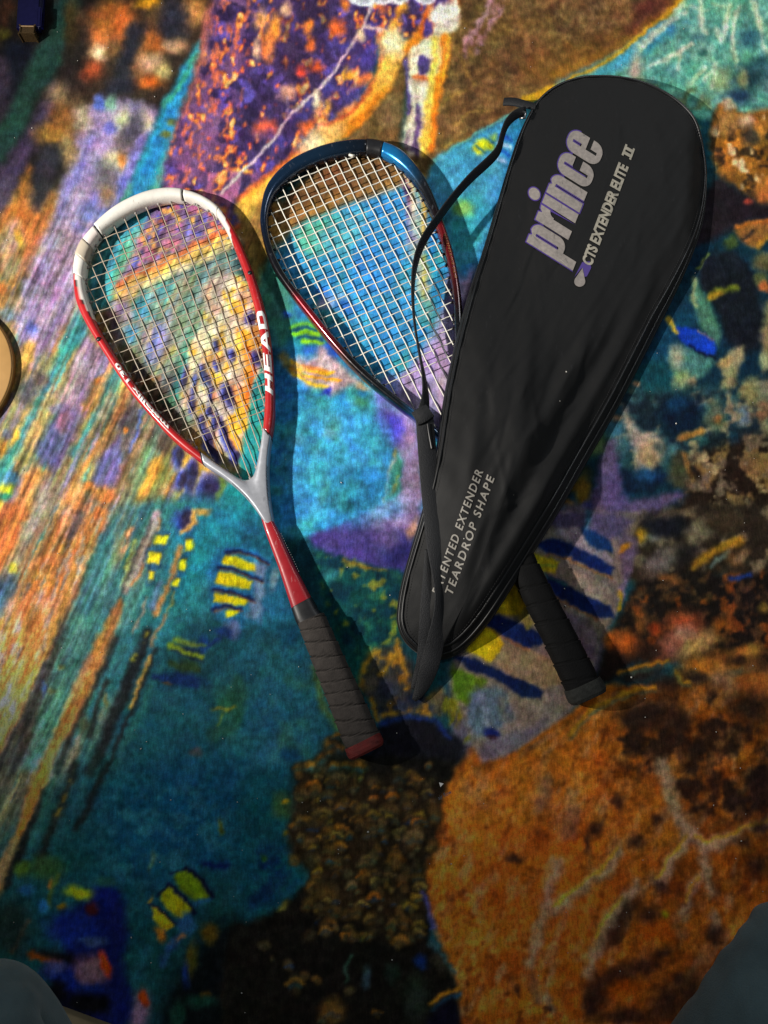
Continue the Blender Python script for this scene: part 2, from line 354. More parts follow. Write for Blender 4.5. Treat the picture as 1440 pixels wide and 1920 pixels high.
line([(872, 350), (892, 385), (925, 430)], 24, 'b8a430', 3, warp=.5)
poly([(1160, 590), (1220, 540), (1310, 500), (1290, 600), (1240, 770), (1170, 745), (1200, 670)], '968860', 5); blob(1200, 600, 40, 30, 'b08a58')
poly([(1230, 860), (1300, 740), (1360, 675), (1440, 700), (2000, 700), (2000, 1100), (1300, 960), (1250, 940)], '74765a', 6); blob(1330, 770, 50, 70, '8a8050'); blob(1300, 900, 50, 50, '5a6a74'); blob(1400, 880, 60, 50, '8a6444')
poly([(1410, 280), (1460, 240), (1900, 240), (1900, 640), (1440, 640), (1410, 500)], '8a7c54', 6); blob(1420, 590, 30, 60, '9a9a70')
blob(1420, 30, 60, 50, '6a6240'); blob(1400, 130, 40, 40, '5a5a34'); blob(1420, 170, 30, 30, 'b05a2c')
poly([(600, 700), (860, 780), (1060, 700), (1240, 780), (1240, 1060), (1000, 1160), (860, 1240), (700, 1240), (480, 1100), (560, 900)], '24464a', 9)
RF = [(560, 760), (900, 780), (1240, 760), (1440, 900), (1900, 900), (1900, 1500), (1100, 1500), (980, 1250), (700, 1240), (470, 1100)]
poly(RF, '8c8462', 6, mask=thr(M24, .55, .63)); poly(RF, '17262e', 6, mask=thr(N24, .54, .62)); poly(RF, '3f6a6a', 6, mask=thr(fbm(30, 2, seed=500), .60, .7), a=.8)
poly([(640, 830), (665, 930), (750, 1010), (870, 1030), (820, 1200), (700, 1235), (690, 1080), (610, 930)], 'a0967a', 6); blob(770, 1120, 50, 70, 'b09468'); blob(830, 1080, 34, 36, '4a5a4c')
blob(950, 900, 130, 120, '0a1d31', soft=.35); blob(930, 830, 50, 40, '123a5c'); line([(950, 1010), (1060, 990)], 40, 'a87838', 5); blob(1140, 900, 50, 90, '54624c'); blob(1150, 920, 24, 30, '8a6438')
line([(540, 920), (600, 900)], 30, '8a6a48', 5); blob(560, 970, 60, 50, '3a6a74'); blob(690, 720, 24, 16, '9a7a5c')
poly([(600, 1180), (720, 1250), (880, 1190), (860, 1290), (780, 1320), (700, 1330), (620, 1370)], '0c2036', 6); blob(760, 1230, 60, 40, '1a4468')
poly([(890, 1130), (960, 1080), (1010, 1200), (1000, 1300), (880, 1300)], '40422e', 6); line([(970, 1120), (1030, 1290)], 36, '9a7038', 5)
LB = [(1030, 1110), (1160, 1060), (1440, 1000), (1900, 1000), (1900, 1500), (900, 1500), (980, 1330)]
poly(LB, '241a12', 10); poly(LB, '7c6238', 8, mask=thr(fbm(26, 3, seed=520), .52, .6)); poly(LB, '6a5a44', 8, mask=thr(M24, .58, .66)); poly(LB, 'a08a60', 8, mask=thr(fbm(20, 3, seed=530), .64, .72))
poly([(180, 1440), (320, 1190), (450, 1180), (470, 1300), (430, 1440)], '40380f', 9, mask=thr(N24, .3, .6)); blob(400, 1320, 40, 80, '6a5418'); line([(200, 1390), (330, 1390)], 24, '6a4a14', 6)
poly([(340, 1140), (440, 950), (560, 1000), (500, 1150)], '234a42', 9); blob(480, 1060, 50, 60, '5a6a40', a=.8)
# purple fin
poly([(565, 1010), (600, 1150), (620, 1390), (800, 1350), (970, 1320), (950, 1370), (830, 1440), (740, 1640), (400, 1560), (440, 1440), (470, 1250), (520, 1090)], '54466a', 6)
blob(430, 1420, 40, 40, '1f2f80')

base(0, 0, 1)
poly([(1150, 985), (1250, 950), (1440, 940), (1740, 940), (1740, 1110), (1440, 1090), (1290, 1080), (1170, 1110)], '2b2219', 9); poly([(1150, 985), (1250, 950), (1740, 940), (1740, 1110), (1170, 1110)], '6a5a44', 9, mask=thr(N24, .55, .66))
# ---- striped fish --------------------------------------------------------
base(0, 0, 1)
poly([(985, 985), (1100, 930), (1200, 1000), (1180, 1060), (1150, 1150), (1120, 1260), (1080, 1300), (1040, 1390), (930, 1440), (860, 1420), (840, 1330), (840, 1230), (905, 1180), (960, 1080)], '5c4c58', 8)
base(900, 980, 5.143)
poly([(560, 0), (900, 0), (1400, 0), (1300, 200), (1000, 160), (760, 160)], '4c4252', 26); blob(1050, 70, 30, 90, '3a5a78')
poly([(1000, 150), (1120, 170), (1220, 240), (1180, 300), (1100, 230), (1000, 200)], '14386a', 16)
poly([(900, 200), (1000, 190), (1180, 330), (1200, 420), (1060, 310), (920, 260)], '7c6e72', 16); blob(930, 220, 50, 40, '6a8e92')
poly([(470, 280), (560, 290), (700, 320), (730, 420), (700, 540), (540, 480)], '93831c', 14)
poly([(700, 320), (860, 380), (1040, 520), (1180, 560), (1200, 790), (1090, 800), (940, 690), (690, 530)], '6b595d', 14); blob(700, 400, 80, 60, '8a7440', 30)
poly([(240, 540), (320, 555), (430, 760), (360, 910), (70, 820)], '967d16', 14); poly([(420, 760), (530, 1010), (350, 920)], '6c5648', 14); blob(410, 890, 40, 30, '6a3c24')
poly([(-40, 960), (200, 1060), (240, 1150), (110, 1340), (-60, 1320)], '8f760f', 14); poly([(200, 1060), (430, 1200), (700, 1290), (830, 1560), (700, 1720), (560, 1590), (140, 1350)], '6b5651', 14)
line([(210, 1060), (430, 1195), (560, 1240)], 34, '94582a', 14, a=.8); line([(780, 800), (880, 860), (1000, 890)], 26, '8a4f2a', 12, a=.8)
poly([(780, 810), (940, 870), (1090, 940), (1120, 1040), (1090, 1430), (1000, 1310), (880, 1010)], '5d4b55', 14)
poly([(580, 170), (760, 125), (900, 260), (1060, 320), (1200, 450), (1180, 550), (980, 440), (800, 320), (620, 270)], '12306e', 14); blob(1080, 490, 90, 40, '1a2036', 35); blob(780, 170, 60, 30, '1c2a78')
poly([(570, 480), (720, 560), (900, 650), (1060, 770), (1240, 830), (1240, 930), (1130, 950), (900, 860), (740, 760), (640, 610)], '122a66', 14); blob(1000, 840, 130, 30, '1a1a2c', 30)
poly([(0, 870), (110, 850), (320, 940), (560, 1050), (680, 1200), (660, 1300), (420, 1190), (200, 1070), (0, 970)], '10285e', 14); blob(560, 1180, 110, 40, '161a34', 30)
poly([(180, 1460), (330, 1485), (560, 1585), (630, 1650), (560, 1745), (380, 1630), (220, 1570)], '10265a', 14); blob(460, 1640, 100, 40, '1c2030', 30)
poly([(-200, 1400), (60, 1360), (180, 1460), (60, 1520), (-60, 1480)], '0e2024', 14)
line([(1200, 600), (1240, 800), (1180, 960), (1080, 1120)], 60, '2b3a62', 20, a=.8); line([(1110, 1130), (1090, 1420)], 90, '4a4656', 26)
line([(1400, 330), (1380, 560), (1340, 760)], 60, '6a5f74', 16); line([(1345, 660), (1325, 860)], 40, 'a8880f', 8); line([(1280, 290), (1440, 230)], 34, 'b0801c', 10)
base(0, 0, 1)
poly([(840, 1240), (880, 1250), (910, 1300), (880, 1350), (850, 1330)], '3a5416', 8); poly([(880, 1300), (950, 1300), (960, 1370), (890, 1370), (860, 1340)], '4a5a60', 9); blob(905, 1250, 24, 26, '6a6412')
line([(905, 1310), (915, 1370)], 20, '6a6a70', 6, a=.8); blob(922, 1376, 21, 13, '15205a', 10); blob(925, 1382, 16, 7, '2a1420'); poly([(930, 1390), (1010, 1380), (960, 1420), (900, 1410)], '584c5e', 7); blob(880, 1380, 24, 20, '5a5462')
line([(850, 1320), (870, 1380)], 26, '6a6614', 5, mask=thr(STR2, .45, .55))

# ---- orange sponge -------------------------------------------------------
OR = [(878, 1415), (900, 1398), (960, 1425), (1010, 1400), (1080, 1340), (1130, 1285), (1200, 1290), (1440, 1260), (1740, 1260), (1740, 2160), (850, 2160), (860, 1900), (852, 1830), (822, 1760), (802, 1690), (795, 1640), (820, 1560), (826, 1480), (850, 1440)]
poly(OR, '8a4a12', 6)
poly(OR, 'a85c18', 8, mask=thr(fbm(120, 3, seed=640), .45, .62), a=.9); poly(OR, '74340a', 8, mask=thr(N60, .50, .66), a=.7); poly(OR, '9a7a5c', 8, mask=thr(fbm(50, 3, 115, .45, seed=600), .62, .74), a=.55); poly(OR, '4a2410', 8, mask=thr(fbm(34, 3, 110, .6, seed=610), .66, .76), a=.6)
poly([(850, 1460), (1000, 1410), (1060, 1420), (1000, 1560), (900, 1600), (830, 1560)], 'a8641c', 16, a=.6); poly([(870, 1440), (960, 1450), (940, 1500), (860, 1540)], '8a7050', 12, a=.5, mask=thr(N24, .4, .6))
poly([(1180, 1300), (1740, 1260), (1740, 1520), (1400, 1560), (1230, 1500), (1130, 1400)], '2a1c14', 14, mask=thr(fbm(36, 4, seed=620), .46, .58))
poly([(1380, 1400), (1740, 1380), (1740, 1560), (1400, 1540)], '15110f', 14, a=.9, mask=thr(M24, .35, .55))
poly(OR, 'b8763a', 8, mask=thr(fbm(24, 3, 115, .7, seed=650), .54, .72), a=.5); poly(OR, '2e1608', 8, mask=thr(fbm(14, 3, 105, .7, seed=660), .58, .72), a=.36); poly([(1150, 1330), (1740, 1260), (1740, 2100), (1250, 2100), (1230, 1700)], '2a1408', 50, a=.35, mask=thr(fbm(60, 3, seed=670), .35, .6))
poly([(900, 1560), (1150, 1500), (1200, 1700), (1000, 1800), (880, 1700)], '8a4210', 40, a=.35)
base(960, 1440)
V = '8c7458'
for p, w in [([(860, -20), (900, 150), (940, 270), (1000, 380), (1090, 440), (1220, 390)], 52), ([(1220, 390), (1300, 350), (1440, 300)], 22), ([(1000, 390), (880, 540), (830, 640)], 46), ([(1080, 470), (1100, 620), (1130, 700)], 36), ([(1080, 560), (1010, 700), (960, 830)], 34),
        ([(600, 460), (500, 600), (380, 690), (250, 790)], 42), ([(250, 520), (215, 640), (200, 760), (170, 900), (90, 1100)], 40), ([(640, 740), (520, 900), (480, 1000), (430, 1160)], 50), ([(700, 640), (620, 760)], 36), ([(900, 860), (960, 930)], 40), ([(1130, 820), (1140, 900)], 34), ([(110, 1180), (130, 1300)], 40), ([(200, 1280), (220, 1360)], 24), ([(340, 240), (310, 360)], 70), ([(190, 60), (160, 200)], 60)]:
    line([(x + 10, y + 14) for x, y in p], w * 1.1, '4a2a1c', 7, a=.55); line(p, w * 1.45, V, 10, warp=2.0, a=.85 if len(p) > 2 or w < 40 else .3)
for p in [[(1440, 292), (1300, 340), (1220, 375), (1100, 412), (1020, 380)], [(980, 380), (880, 510), (815, 620)], [(590, 440), (480, 590), (370, 670), (240, 770)], [(620, 730), (500, 890), (470, 960)], [(1050, 620), (980, 740)]]:
    line(p, 15, 'a8801a', 4, a=.85)
for x, y, rx, ry, an in [(840, 670, 36, 40, 0), (770, 830, 60, 50, -30), (580, 930, 50, 110, 35), (660, 800, 40, 80, 40), (470, 340, 34, 40, 0), (700, 410, 44, 50, 0), (600, 190, 30, 50, -20), (820, 280, 30, 30, 0), (430, 430, 24, 60, 0), (1390, 120, 70, 150, 10), (1140, 100, 40, 70, 0), (1250, 180, 40, 60, 0), (1400, 330, 50, 26, -15), (1030, 240, 50, 20, -20), (1140, 930, 60, 50, 0), (940, 1190, 34, 30, 0),
        (740, 1110, 120, 60, -25), (560, 1180, 110, 50, -30), (480, 1280, 70, 80, 0), (640, 1400, 180, 50, 0), (880, 1320, 90, 110, 0), (1010, 1260, 60, 100, 0), (850, 1040, 40, 30, 0), (440, 1340, 40, 60, 0), (1380, 560, 50, 60, 0), (1300, 420, 40, 30, 0), (10, 510, 50, 24, 0), (200, 1350, 26, 20, 0), (30, 1250, 16, 30, 0)]:
    blob(x, y, rx, ry, '241614', an, soft=.7, a=.85, warp=1.5)
blob(640, 1240, 100, 54, '803c08', a=.9); blob(800, 920, 120, 50, '8a3e08', a=.6); blob(860, 820, 20, 20, '6a6410')
# rim and upper coral
base(960, 960)
poly([(680, 400), (860, 350), (960, 315), (1100, 335), (1220, 380), (1440, 320), (2000, 300), (2000, 900), (1440, 900), (1300, 860), (1100, 900), (960, 850), (800, 830), (640, 860), (540, 970), (460, 950), (520, 760), (590, 620)], '1b1512', 6)
DC = [(700, 400), (960, 330), (1440, 330), (2000, 330), (2000, 900), (1100, 900), (640, 860), (560, 700)]
poly(DC, '5a3c22', 6, mask=thr(fbm(20, 3, seed=700), .55, .66), a=.7); poly(DC, '8a4418', 6, mask=thr(fbm(24, 3, seed=710), .62, .70), a=.8)
for x, y, rx, ry, c, an in [(960, 640, 100, 76, '9a4c28', -20), (1040, 745, 130, 54, 'b48a50', -30), (960, 690, 60, 40, 'a87860', -20), (890, 750, 60, 66, 'a05c44', 20), (640, 740, 90, 60, 'a2541c', 20), (560, 730, 40, 40, 'b05a1c', 0), (1180, 640, 44, 46, '96501a', 0), (1185, 660, 18, 18, '241810', 0), (1180, 850, 190, 60, '9a6228', -10), (1090, 880, 90, 40, 'a86820', 10), (1340, 780, 60, 34, 'a87830', -20),
        (1400, 960, 110, 90, '9a5220', 0), (1180, 940, 70, 60, '8a6444', 0), (960, 930, 50, 50, '9a6424', 0), (880, 380, 60, 30, '7a4a24', 20), (810, 660, 30, 30, 'a03c18', 0), (730, 640, 30, 40, '7a4820', 0), (1420, 540, 30, 30, '7a6428', 0)]:
    blob(x, y, rx, ry, c, an, soft=.6, warp=1.4)
for x, y, rx, ry, an in [(560, 850, 60, 70, 0), (700, 910, 110, 40, -15), (880, 960, 110, 60, 0), (760, 1150, 180, 100, 0), (1040, 930, 80, 30, 20), (760, 790, 90, 50, 0), (1260, 830, 60, 30, 0), (700, 1320, 50, 40, 0), (1330, 1100, 120, 90, 0), (950, 1180, 60, 80, 0), (1060, 1320, 40, 60, 0)]:
    blob(x, y, rx, ry, '251913', an, soft=.6, warp=1.4, a=.9)
for p in [[(600, 910), (720, 872), (880, 832)], [(440, 1120), (560, 1050), (700, 1000), (800, 985)], [(330, 1250), (400, 1155), (480, 1090)], [(920, 900), (950, 960), (1000, 950)]]:
    line(p, 20, 'a4741c', 4); line([(x + 6, y + 22) for x, y in p], 12, '3a5a4c', 4, a=.6)
line([(0, 1380), (150, 1270), (330, 1150), (460, 1040), (560, 980)], 36, '9a5210', 8)
line([(1020, 300), (1130, 225), (1290, 160)], 44, 'a8741e', 6); line([(1120, 300), (1220, 230)], 20, '6a7a70', 5); line([(1230, 380), (1340, 345)], 26, '182f6a', 5)
blob(1070, 90, 90, 60, '7c6c58', -30); blob(840, 270, 120, 60, '605650', -35); blob(650, 290, 36, 120, '5c4c60', 15); blob(740, 120, 34, 40, 'b08018'); blob(800, 140, 50, 30, '6a685c'); line([(570, 230), (660, 180)], 26, 'b07418', 5); blob(1200, 60, 130, 60, '3c2e20'); blob(1250, 260, 50, 40, '6a4c28'); blob(1290, 240, 50, 30, '8a6a48', -30)
poly([(680, 60), (900, 0), (1000, 40), (980, 130), (860, 160)], '15161c', 8); poly([(920, 190), (1080, 170), (1030, 280), (940, 320)], '1d1918', 8)

# ---- left radial streaks -------------------------------------------------
base(0, 480)
poly([(200, -20), (420, -20), (440, 250), (385, 380), (330, 430), (240, 560), (180, 650), (110, 560), (90, 330), (150, 130)], 'a48ab8', 8)
line([(330, 0), (280, 200), (200, 400)], 90, 'b492b8', 12, mask=thr(N24, .4, .6), a=.7); line([(150, 150), (110, 350)], 40, '8e86b8', 10)
poly([(450, 440), (570, 520), (595, 615), (520, 690), (480, 800), (420, 870), (320, 870), (370, 700), (430, 560)], 'aa88b4', 8)
poly([(0, 0), (130, 0), (110, 120), (60, 330), (0, 360)], 'a87434', 10, mask=thr(M24, .3, .55)); blob(60, 60, 60, 60, 'b09470'); blob(10, 180, 30, 40, 'e0742c'); blob(90, 270, 44, 50, 'b89a78'); blob(40, 330, 50, 40, '7a8a90')
poly([(430, 305), (492, 390), (460, 480), (380, 570), (300, 700), (200, 890), (120, 1060), (50, 1220), (-100, 1440), (-100, 1320), (90, 1040), (200, 820), (300, 600), (390, 420)], '24929a', 6)
poly([(490, 470), (390, 690), (280, 870), (200, 1060), (100, 1240), (160, 1210), (270, 970), (430, 650)], '8c9a68', 7, mask=thr(STR, .3, .6)); poly([(330, 520), (280, 640), (180, 800), (150, 860), (170, 740), (250, 600)], 'a09458', 7)
poly([(335, 830), (440, 880), (430, 970), (380, 1100), (310, 1210), (190, 1150), (250, 1000)], '58559c', 7); blob(360, 930, 40, 70, '985e8a', 20); blob(330, 860, 50, 30, '7a70b0')
poly([(680, 970), (695, 1060), (695, 1160), (640, 1300), (560, 1315), (500, 1275), (540, 1170), (620, 1070)], '5a569e', 6)
poly([(700, 870), (795, 830), (795, 920), (745, 1100), (690, 1160), (690, 1000), (630, 970)], '443e48', 7); line([(790, 880), (772, 1000), (732, 1110)], 15, '4a68c8', 3); blob(650, 920, 40, 60, '4c4650', 25)
line([(650, 640), (565, 860), (480, 990), (400, 1120)], 38, '2f8a8c', 6); line([(720, 790), (640, 920), (560, 1060), (400, 1280)], 34, 'be7838', 6); line([(620, 780), (560, 900)], 36, 'b0a080', 7, a=.8)
line([(570, 690), (480, 840)], 44, 'c89846', 7, mask=thr(STR, .3, .5)); blob(545, 700, 20, 22, 'f08a2a'); blob(700, 975, 16, 18, 'f0781c')
poly([(105, 490), (190, 465), (192, 600), (140, 650), (110, 640)], 'd6a040', 5); blob(180, 410, 36, 40, '5a62d2'); blob(160, 760, 56, 64, '4a4a58', 20); blob(230, 690, 40, 40, '5a4a48'); line([(120, 890), (60, 1040)], 60, 'd2a448', 8, mask=thr(STR2, .3, .5)); blob(80, 1000, 24, 40, 'e8b030'); blob(10, 1080, 30, 40, 'f09028'); blob(30, 1000, 20, 30, '6a6480')
poly([(150, 1205), (250, 1195), (275, 1250), (200, 1410), (60, 1560), (60, 1440), (100, 1330)], 'd8823c', 7); blob(245, 1350, 60, 90, 'b6a690', 20); blob(40, 1310, 30, 44, 'd4dc18', warp=1.5); blob(10, 1410, 22, 36, 'd0d820', warp=1.5); blob(60, 1250, 44, 40, '2a7ab0'); blob(30, 1360, 30, 14, '1c8a6a')
blob(505, 1305, 36, 30, 'ee7a30'); blob(500, 1380, 70, 56, '4a4048'); blob(585, 1345, 56, 46, 'e07a34'); blob(420, 1360, 60, 80, 'e08a40', 25, a=.8)
poly([(880, 1120), (945, 1160), (905, 1260), (800, 1420), (720, 1500), (750, 1330), (820, 1200)], 'd0942e', 7); line([(905, 970), (800, 1180), (690, 1420)], 64, '5c8a68', 8, mask=thr(STR, .25, .5)); line([(990, 1060), (930, 1200), (850, 1350)], 34, '8c9248', 6); blob(930, 1050, 50, 64, '4a4438', 25); line([(880, 900), (820, 1010), (760, 1120)], 30, 'c8a070', 6)
# fish under the throat
poly([(990, 1060), (1080, 1000), (1240, 1180), (1260, 1440), (1100, 1560), (960, 1440), (980, 1250)], 'd8a230', 7); poly([(990, 1060), (1080, 1000), (1240, 1180), (1260, 1440), (1100, 1560), (960, 1440)], 'b8a8b0', 7, mask=thr(N10, .55, .66), a=.8)
for x, y, rx, ry, an in [(1080, 1220, 26, 64, 15), (1175, 1340, 66, 100, 20), (1040, 1410, 30, 90, 15), (1060, 1280, 24, 36, 10), (1010, 1130, 24, 60, 15), (1020, 1260, 22, 60, 20), (1130, 1440, 50, 60, 20)]:
    blob(x - 8, y, rx * 1.25, ry * 1.15, '3a52c4', an, soft=.4); blob(x + 6, y, rx, ry, '2a2344', an, soft=.4)
poly([(1250, 1260), (1440, 1200), (1500, 1440), (1500, 1560), (1200, 1560), (1230, 1420)], '1f888c', 8); line([(1250, 1260), (1220, 1420), (1180, 1560)], 24, '7a9a30', 5, a=.8)
# under the first racket's strings
base(130, 330, 6)
poly([(190, 1150), (420, 600), (700, 420), (900, 360), (960, 500), (820, 720), (560, 1000), (460, 1400), (500, 1500), (400, 1500), (230, 1500)], '30a2b4', 34); poly([(500, 520), (640, 420), (740, 560), (600, 700)], '2a8ec4', 34); poly([(640, 700), (860, 480), (820, 760), (560, 1180), (480, 1180)], '5cb094', 34, a=.8)
PR = [(860, 480), (940, 330), (1440, 240), (1900, 380), (1900, 560), (1440, 760), (1100, 900), (700, 1100), (560, 1240), (600, 1060), (760, 820)]
poly(PR, '70568a', 34); poly(PR, 'd8663a', 34, mask=thr(fbm(20, 3, seed=800), .56, .64)); poly(PR, 'c06a98', 34, mask=thr(fbm(24, 2, seed=810), .58, .68)); poly(PR, '5658b8', 34, mask=thr(M10, .62, .72)); poly(PR, 'f0b050', 34, mask=thr(fbm(18, 3, seed=820), .64, .72))
YL = [(470, 1360), (640, 1160), (820, 1050), (1080, 930), (1440, 740), (1900, 540), (1900, 780), (1440, 1000), (1100, 1150), (800, 1300), (560, 1400)]
poly(YL, 'f0c25c', 28); line([(560, 1240), (700, 1120), (1000, 1010), (1440, 760), (1900, 560)], 70, 'e0602c', 28, a=.8); line([(600, 1350), (1000, 1160), (1440, 960), (1900, 720)], 60, 'f0dca4', 30, a=.8)
poly([(1000, 1190), (1440, 1010), (1900, 800), (1900, 1700), (1500, 2000), (1100, 2000), (700, 1700), (620, 1500), (800, 1320)], '6c9a92', 40); poly([(700, 1360), (1000, 1220), (1200, 1180), (1150, 1500), (820, 1700), (640, 1560)], '2f94a8', 40, mask=thr(N24, .35, .55)); poly([(1000, 1250), (1900, 900), (1900, 1900), (1000, 2000)], '8a9070', 40, mask=thr(STR2, .5, .62)); poly([(460, 1400), (640, 1400), (720, 1560), (640, 1760), (540, 1560)], 'a890b8', 36)
poly([(440, 1480), (640, 1700), (780, 1950), (560, 1900), (400, 1600)], '8a5c78', 40)
base(160, 600, 5.143)
poly([(300, 0), (1200, -40), (1300, 300), (1100, 700), (1000, 1100), (700, 900), (500, 640), (350, 300)], '7a9080', 40); poly([(560, 60), (800, 0), (800, 260), (640, 480), (560, 330)], '7880c4', 30, mask=thr(STR, .3, .5)); poly([(780, -40), (900, -40), (860, 60), (720, 200)], '7a7c94', 30)
poly([(960, 180), (1080, 60), (1180, 40), (1120, 420), (1000, 620), (860, 820), (800, 700), (880, 520)], '36a098', 30); line([(640, 60), (540, 300)], 60, 'c8b880', 24, mask=thr(STR2, .4, .55)); line([(850, 270), (760, 400), (680, 560)], 50, 'd8b060', 20, mask=thr(STR, .35, .5)); poly([(900, 700), (1060, 560), (1060, 900), (960, 900)], '8a9a74', 30)
poly([(380, 60), (520, 60), (480, 240), (400, 200)], '2c8fb4', 30); poly([(330, 250), (480, 280), (560, 480), (760, 640), (900, 900), (960, 1060), (700, 950), (500, 700)], '5a4634', 40); poly([(420, 420), (560, 400), (600, 520), (480, 640)], '4a4a58', 30, a=.8); line([(500, 600), (700, 560)], 50, 'a85a30', 20, a=.7); poly([(700, 760), (860, 720), (900, 840), (800, 900)], '3a8a60', 26, a=.8)
base(380, 560, 4.8)
FB = [(40, -200), (300, -240), (460, -60), (520, 300), (560, 560), (480, 760), (420, 1000), (400, 1200), (340, 1480), (240, 1480), (120, 1240), (-40, 1120), (-200, 980), (-180, 700), (-100, 380), (20, 120)]
poly(FB, 'e0ceb0', 24); poly(FB, 'f0b838', 24, mask=thr(fbm(26, 3, 80, .7, seed=900), .52, .60)); poly(FB, 'd89a70', 24, mask=thr(N24, .58, .68), a=.7)
line([(330, 300), (420, 520), (430, 700), (380, 980)], 90, 'ee9a28', 22, a=.85); line([(400, 440), (470, 600), (400, 960)], 40, 'e06a20', 16, a=.8); line([(320, 380), (300, 560)], 60, 'f2c858', 18); poly([(440, 60), (560, 100), (560, 520), (470, 500), (420, 300)], 'b8843c', 22)
for x, y, rx, ry, an in [(450, 180, 60, 44, 0), (130, 420, 30, 34, 0), (280, 510, 40, 40, 0), (20, 660, 36, 44, 0), (50, 730, 50, 40, 0), (130, 590, 20, 40, 0), (240, 870, 66, 80, -10), (90, 860, 30, 50, 10), (10, 1120, 40, 50, 0), (-80, 960, 30, 70, 15), (-60, 760, 26, 70, 15), (210, 1240, 50, 140, -12), (100, 1100, 26, 60, 10), (-160, 700, 30, 70, 15), (60, 1010, 30, 30, 0), (500, 540, 50, 50, 0), (80, 1320, 60, 120, -15), (300, 1420, 60, 40, 0)]:
    blob(x - 14, y, rx * .85, ry * 1.5, '4858c8', an - 8, soft=.4, warp=1.0); blob(x + 4, y, rx * .68, ry * 1.35, '30264a', an - 8, soft=.4, warp=1.0); blob(x + rx * .9, y + 6, rx * .3, ry, 'e88a30', an - 8, soft=.5, a=.6)
poly([(480, 760), (560, 560), (580, 900), (560, 1200), (500, 1440), (470, 1600), (380, 1660), (320, 1500), (380, 1260), (420, 1000)], '2c9690', 18); poly([(420, 1000), (560, 760), (560, 1200), (440, 1500)], '46a878', 18, mask=thr(M24, .5, .62), a=.7)

# ---- lower left: big orange streaks -------------------------------------
base(0, 960)
LL = [(500, -60), (900, -100), (1440, -60), (1440, 300), (1000, 700), (700, 1100), (300, 1440), (0, 1440), (300, 700)]
poly([(560, 0), (960, -100), (1500, -60), (1500, 500), (1100, 560), (700, 1000), (300, 1440), (100, 1440), (420, 480)], '22666c', 12)
poly([(900, 0), (1500, -60), (1500, 300), (1150, 330), (960, 560)], '1f7888', 12); poly([(560, 0), (960, -60), (900, 500), (600, 760)], '3a7a70', 10, mask=thr(STR, .45, .6)); poly([(600, 0), (960, 0), (700, 560)], '7a8a58', 10, mask=thr(STR2, .5, .62))
poly([(420, 520), (520, 640), (440, 860), (300, 1140), (220, 1440), (100, 1440), (240, 1000), (340, 700)], '2c6460', 10)
poly([(-100, -40), (165, -40), (125, 150), (40, 300), (-100, 480)], 'de702c', 7); poly([(170, 20), (250, 0), (180, 140), (60, 360), (-100, 600), (-100, 470), (60, 270)], '8a826a', 8); line([(240, 0), (120, 170)], 44, 'b8ae9a', 8, a=.8); blob(80, 310, 20, 30, 'c8c030'); poly([(-60, 420), (80, 330), (100, 420), (20, 540), (-60, 640)], '33587e', 9)
OB = [(330, -40), (630, -40), (560, 130), (480, 320), (405, 490), (300, 710), (180, 960), (80, 1180), (-10, 1350), (-100, 1500), (-100, 760), (90, 480), (170, 330), (260, 200)]
poly(OB, 'ca6c2c', 5); poly(OB, 'e6a070', 6, mask=thr(fbm(60, 3, 112, .2, seed=950), .54, .64), a=.8); poly(OB, 'b4742c', 6, mask=thr(fbm(50, 3, 112, .2, seed=955), .54, .64), a=.8); poly(OB, '9a8a80', 6, mask=thr(fbm(40, 3, 112, .25, seed=960), .62, .70), a=.9)
line([(400, 480), (300, 700), (180, 950), (80, 1170), (-20, 1380)], 40, 'b8782c', 8, a=.8); poly([(400, -20), (520, -20), (420, 140), (370, 150)], '55505a', 7, a=.85)
poly([(405, 495), (330, 650), (200, 950), (70, 1230), (-20, 1380), (-100, 1520), (-60, 1500), (130, 1460), (250, 1060), (335, 760)], '1d1f24', 6)
line([(640, 720), (540, 940), (400, 1250), (330, 1460)], 46, '191e20', 6); line([(830, 690), (700, 1000), (600, 1250), (510, 1460)], 66, '13191c', 7); line([(700, 760), (560, 1100), (430, 1440)], 30, '22585a', 7); line([(600, 950), (560, 1060), (500, 1260)], 30, '161c1e', 6); line([(880, 760), (760, 1060), (600, 1460)], 26, '171c1e', 5)
line([(900, 880), (760, 1180), (640, 1440)], 40, '1c4a4a', 7); line([(300, 980), (200, 1240)], 30, '24504c', 7); line([(380, 1120), (280, 1340)], 26, '1b2224', 6)
poly([(680, 465), (705, 520), (625, 720), (500, 990), (400, 1225), (325, 1330), (290, 1460), (215, 1460), (300, 1220), (420, 960), (520, 740), (600, 610)], 'b5682a', 5); line([(500, 820), (400, 1060)], 30, '9a7a50', 6, a=.8); line([(660, 560), (600, 700)], 30, 'a8683a', 6)
line([(845, 810), (780, 960), (730, 1090)], 20, 'a07c34', 4); line([(830, 690), (750, 830)], 18, '8a8420', 4, mask=thr(N10, .4, .55)); blob(470, 1200, 30, 40, '2c3a2c'); blob(285, 1005, 26, 20, '5a6a44'); blob(245, 1000, 12, 40, '1a3a78'); blob(352, 880, 14, 14, '6a7a40'); blob(600, 1060, 12, 40, '6a6a3c')
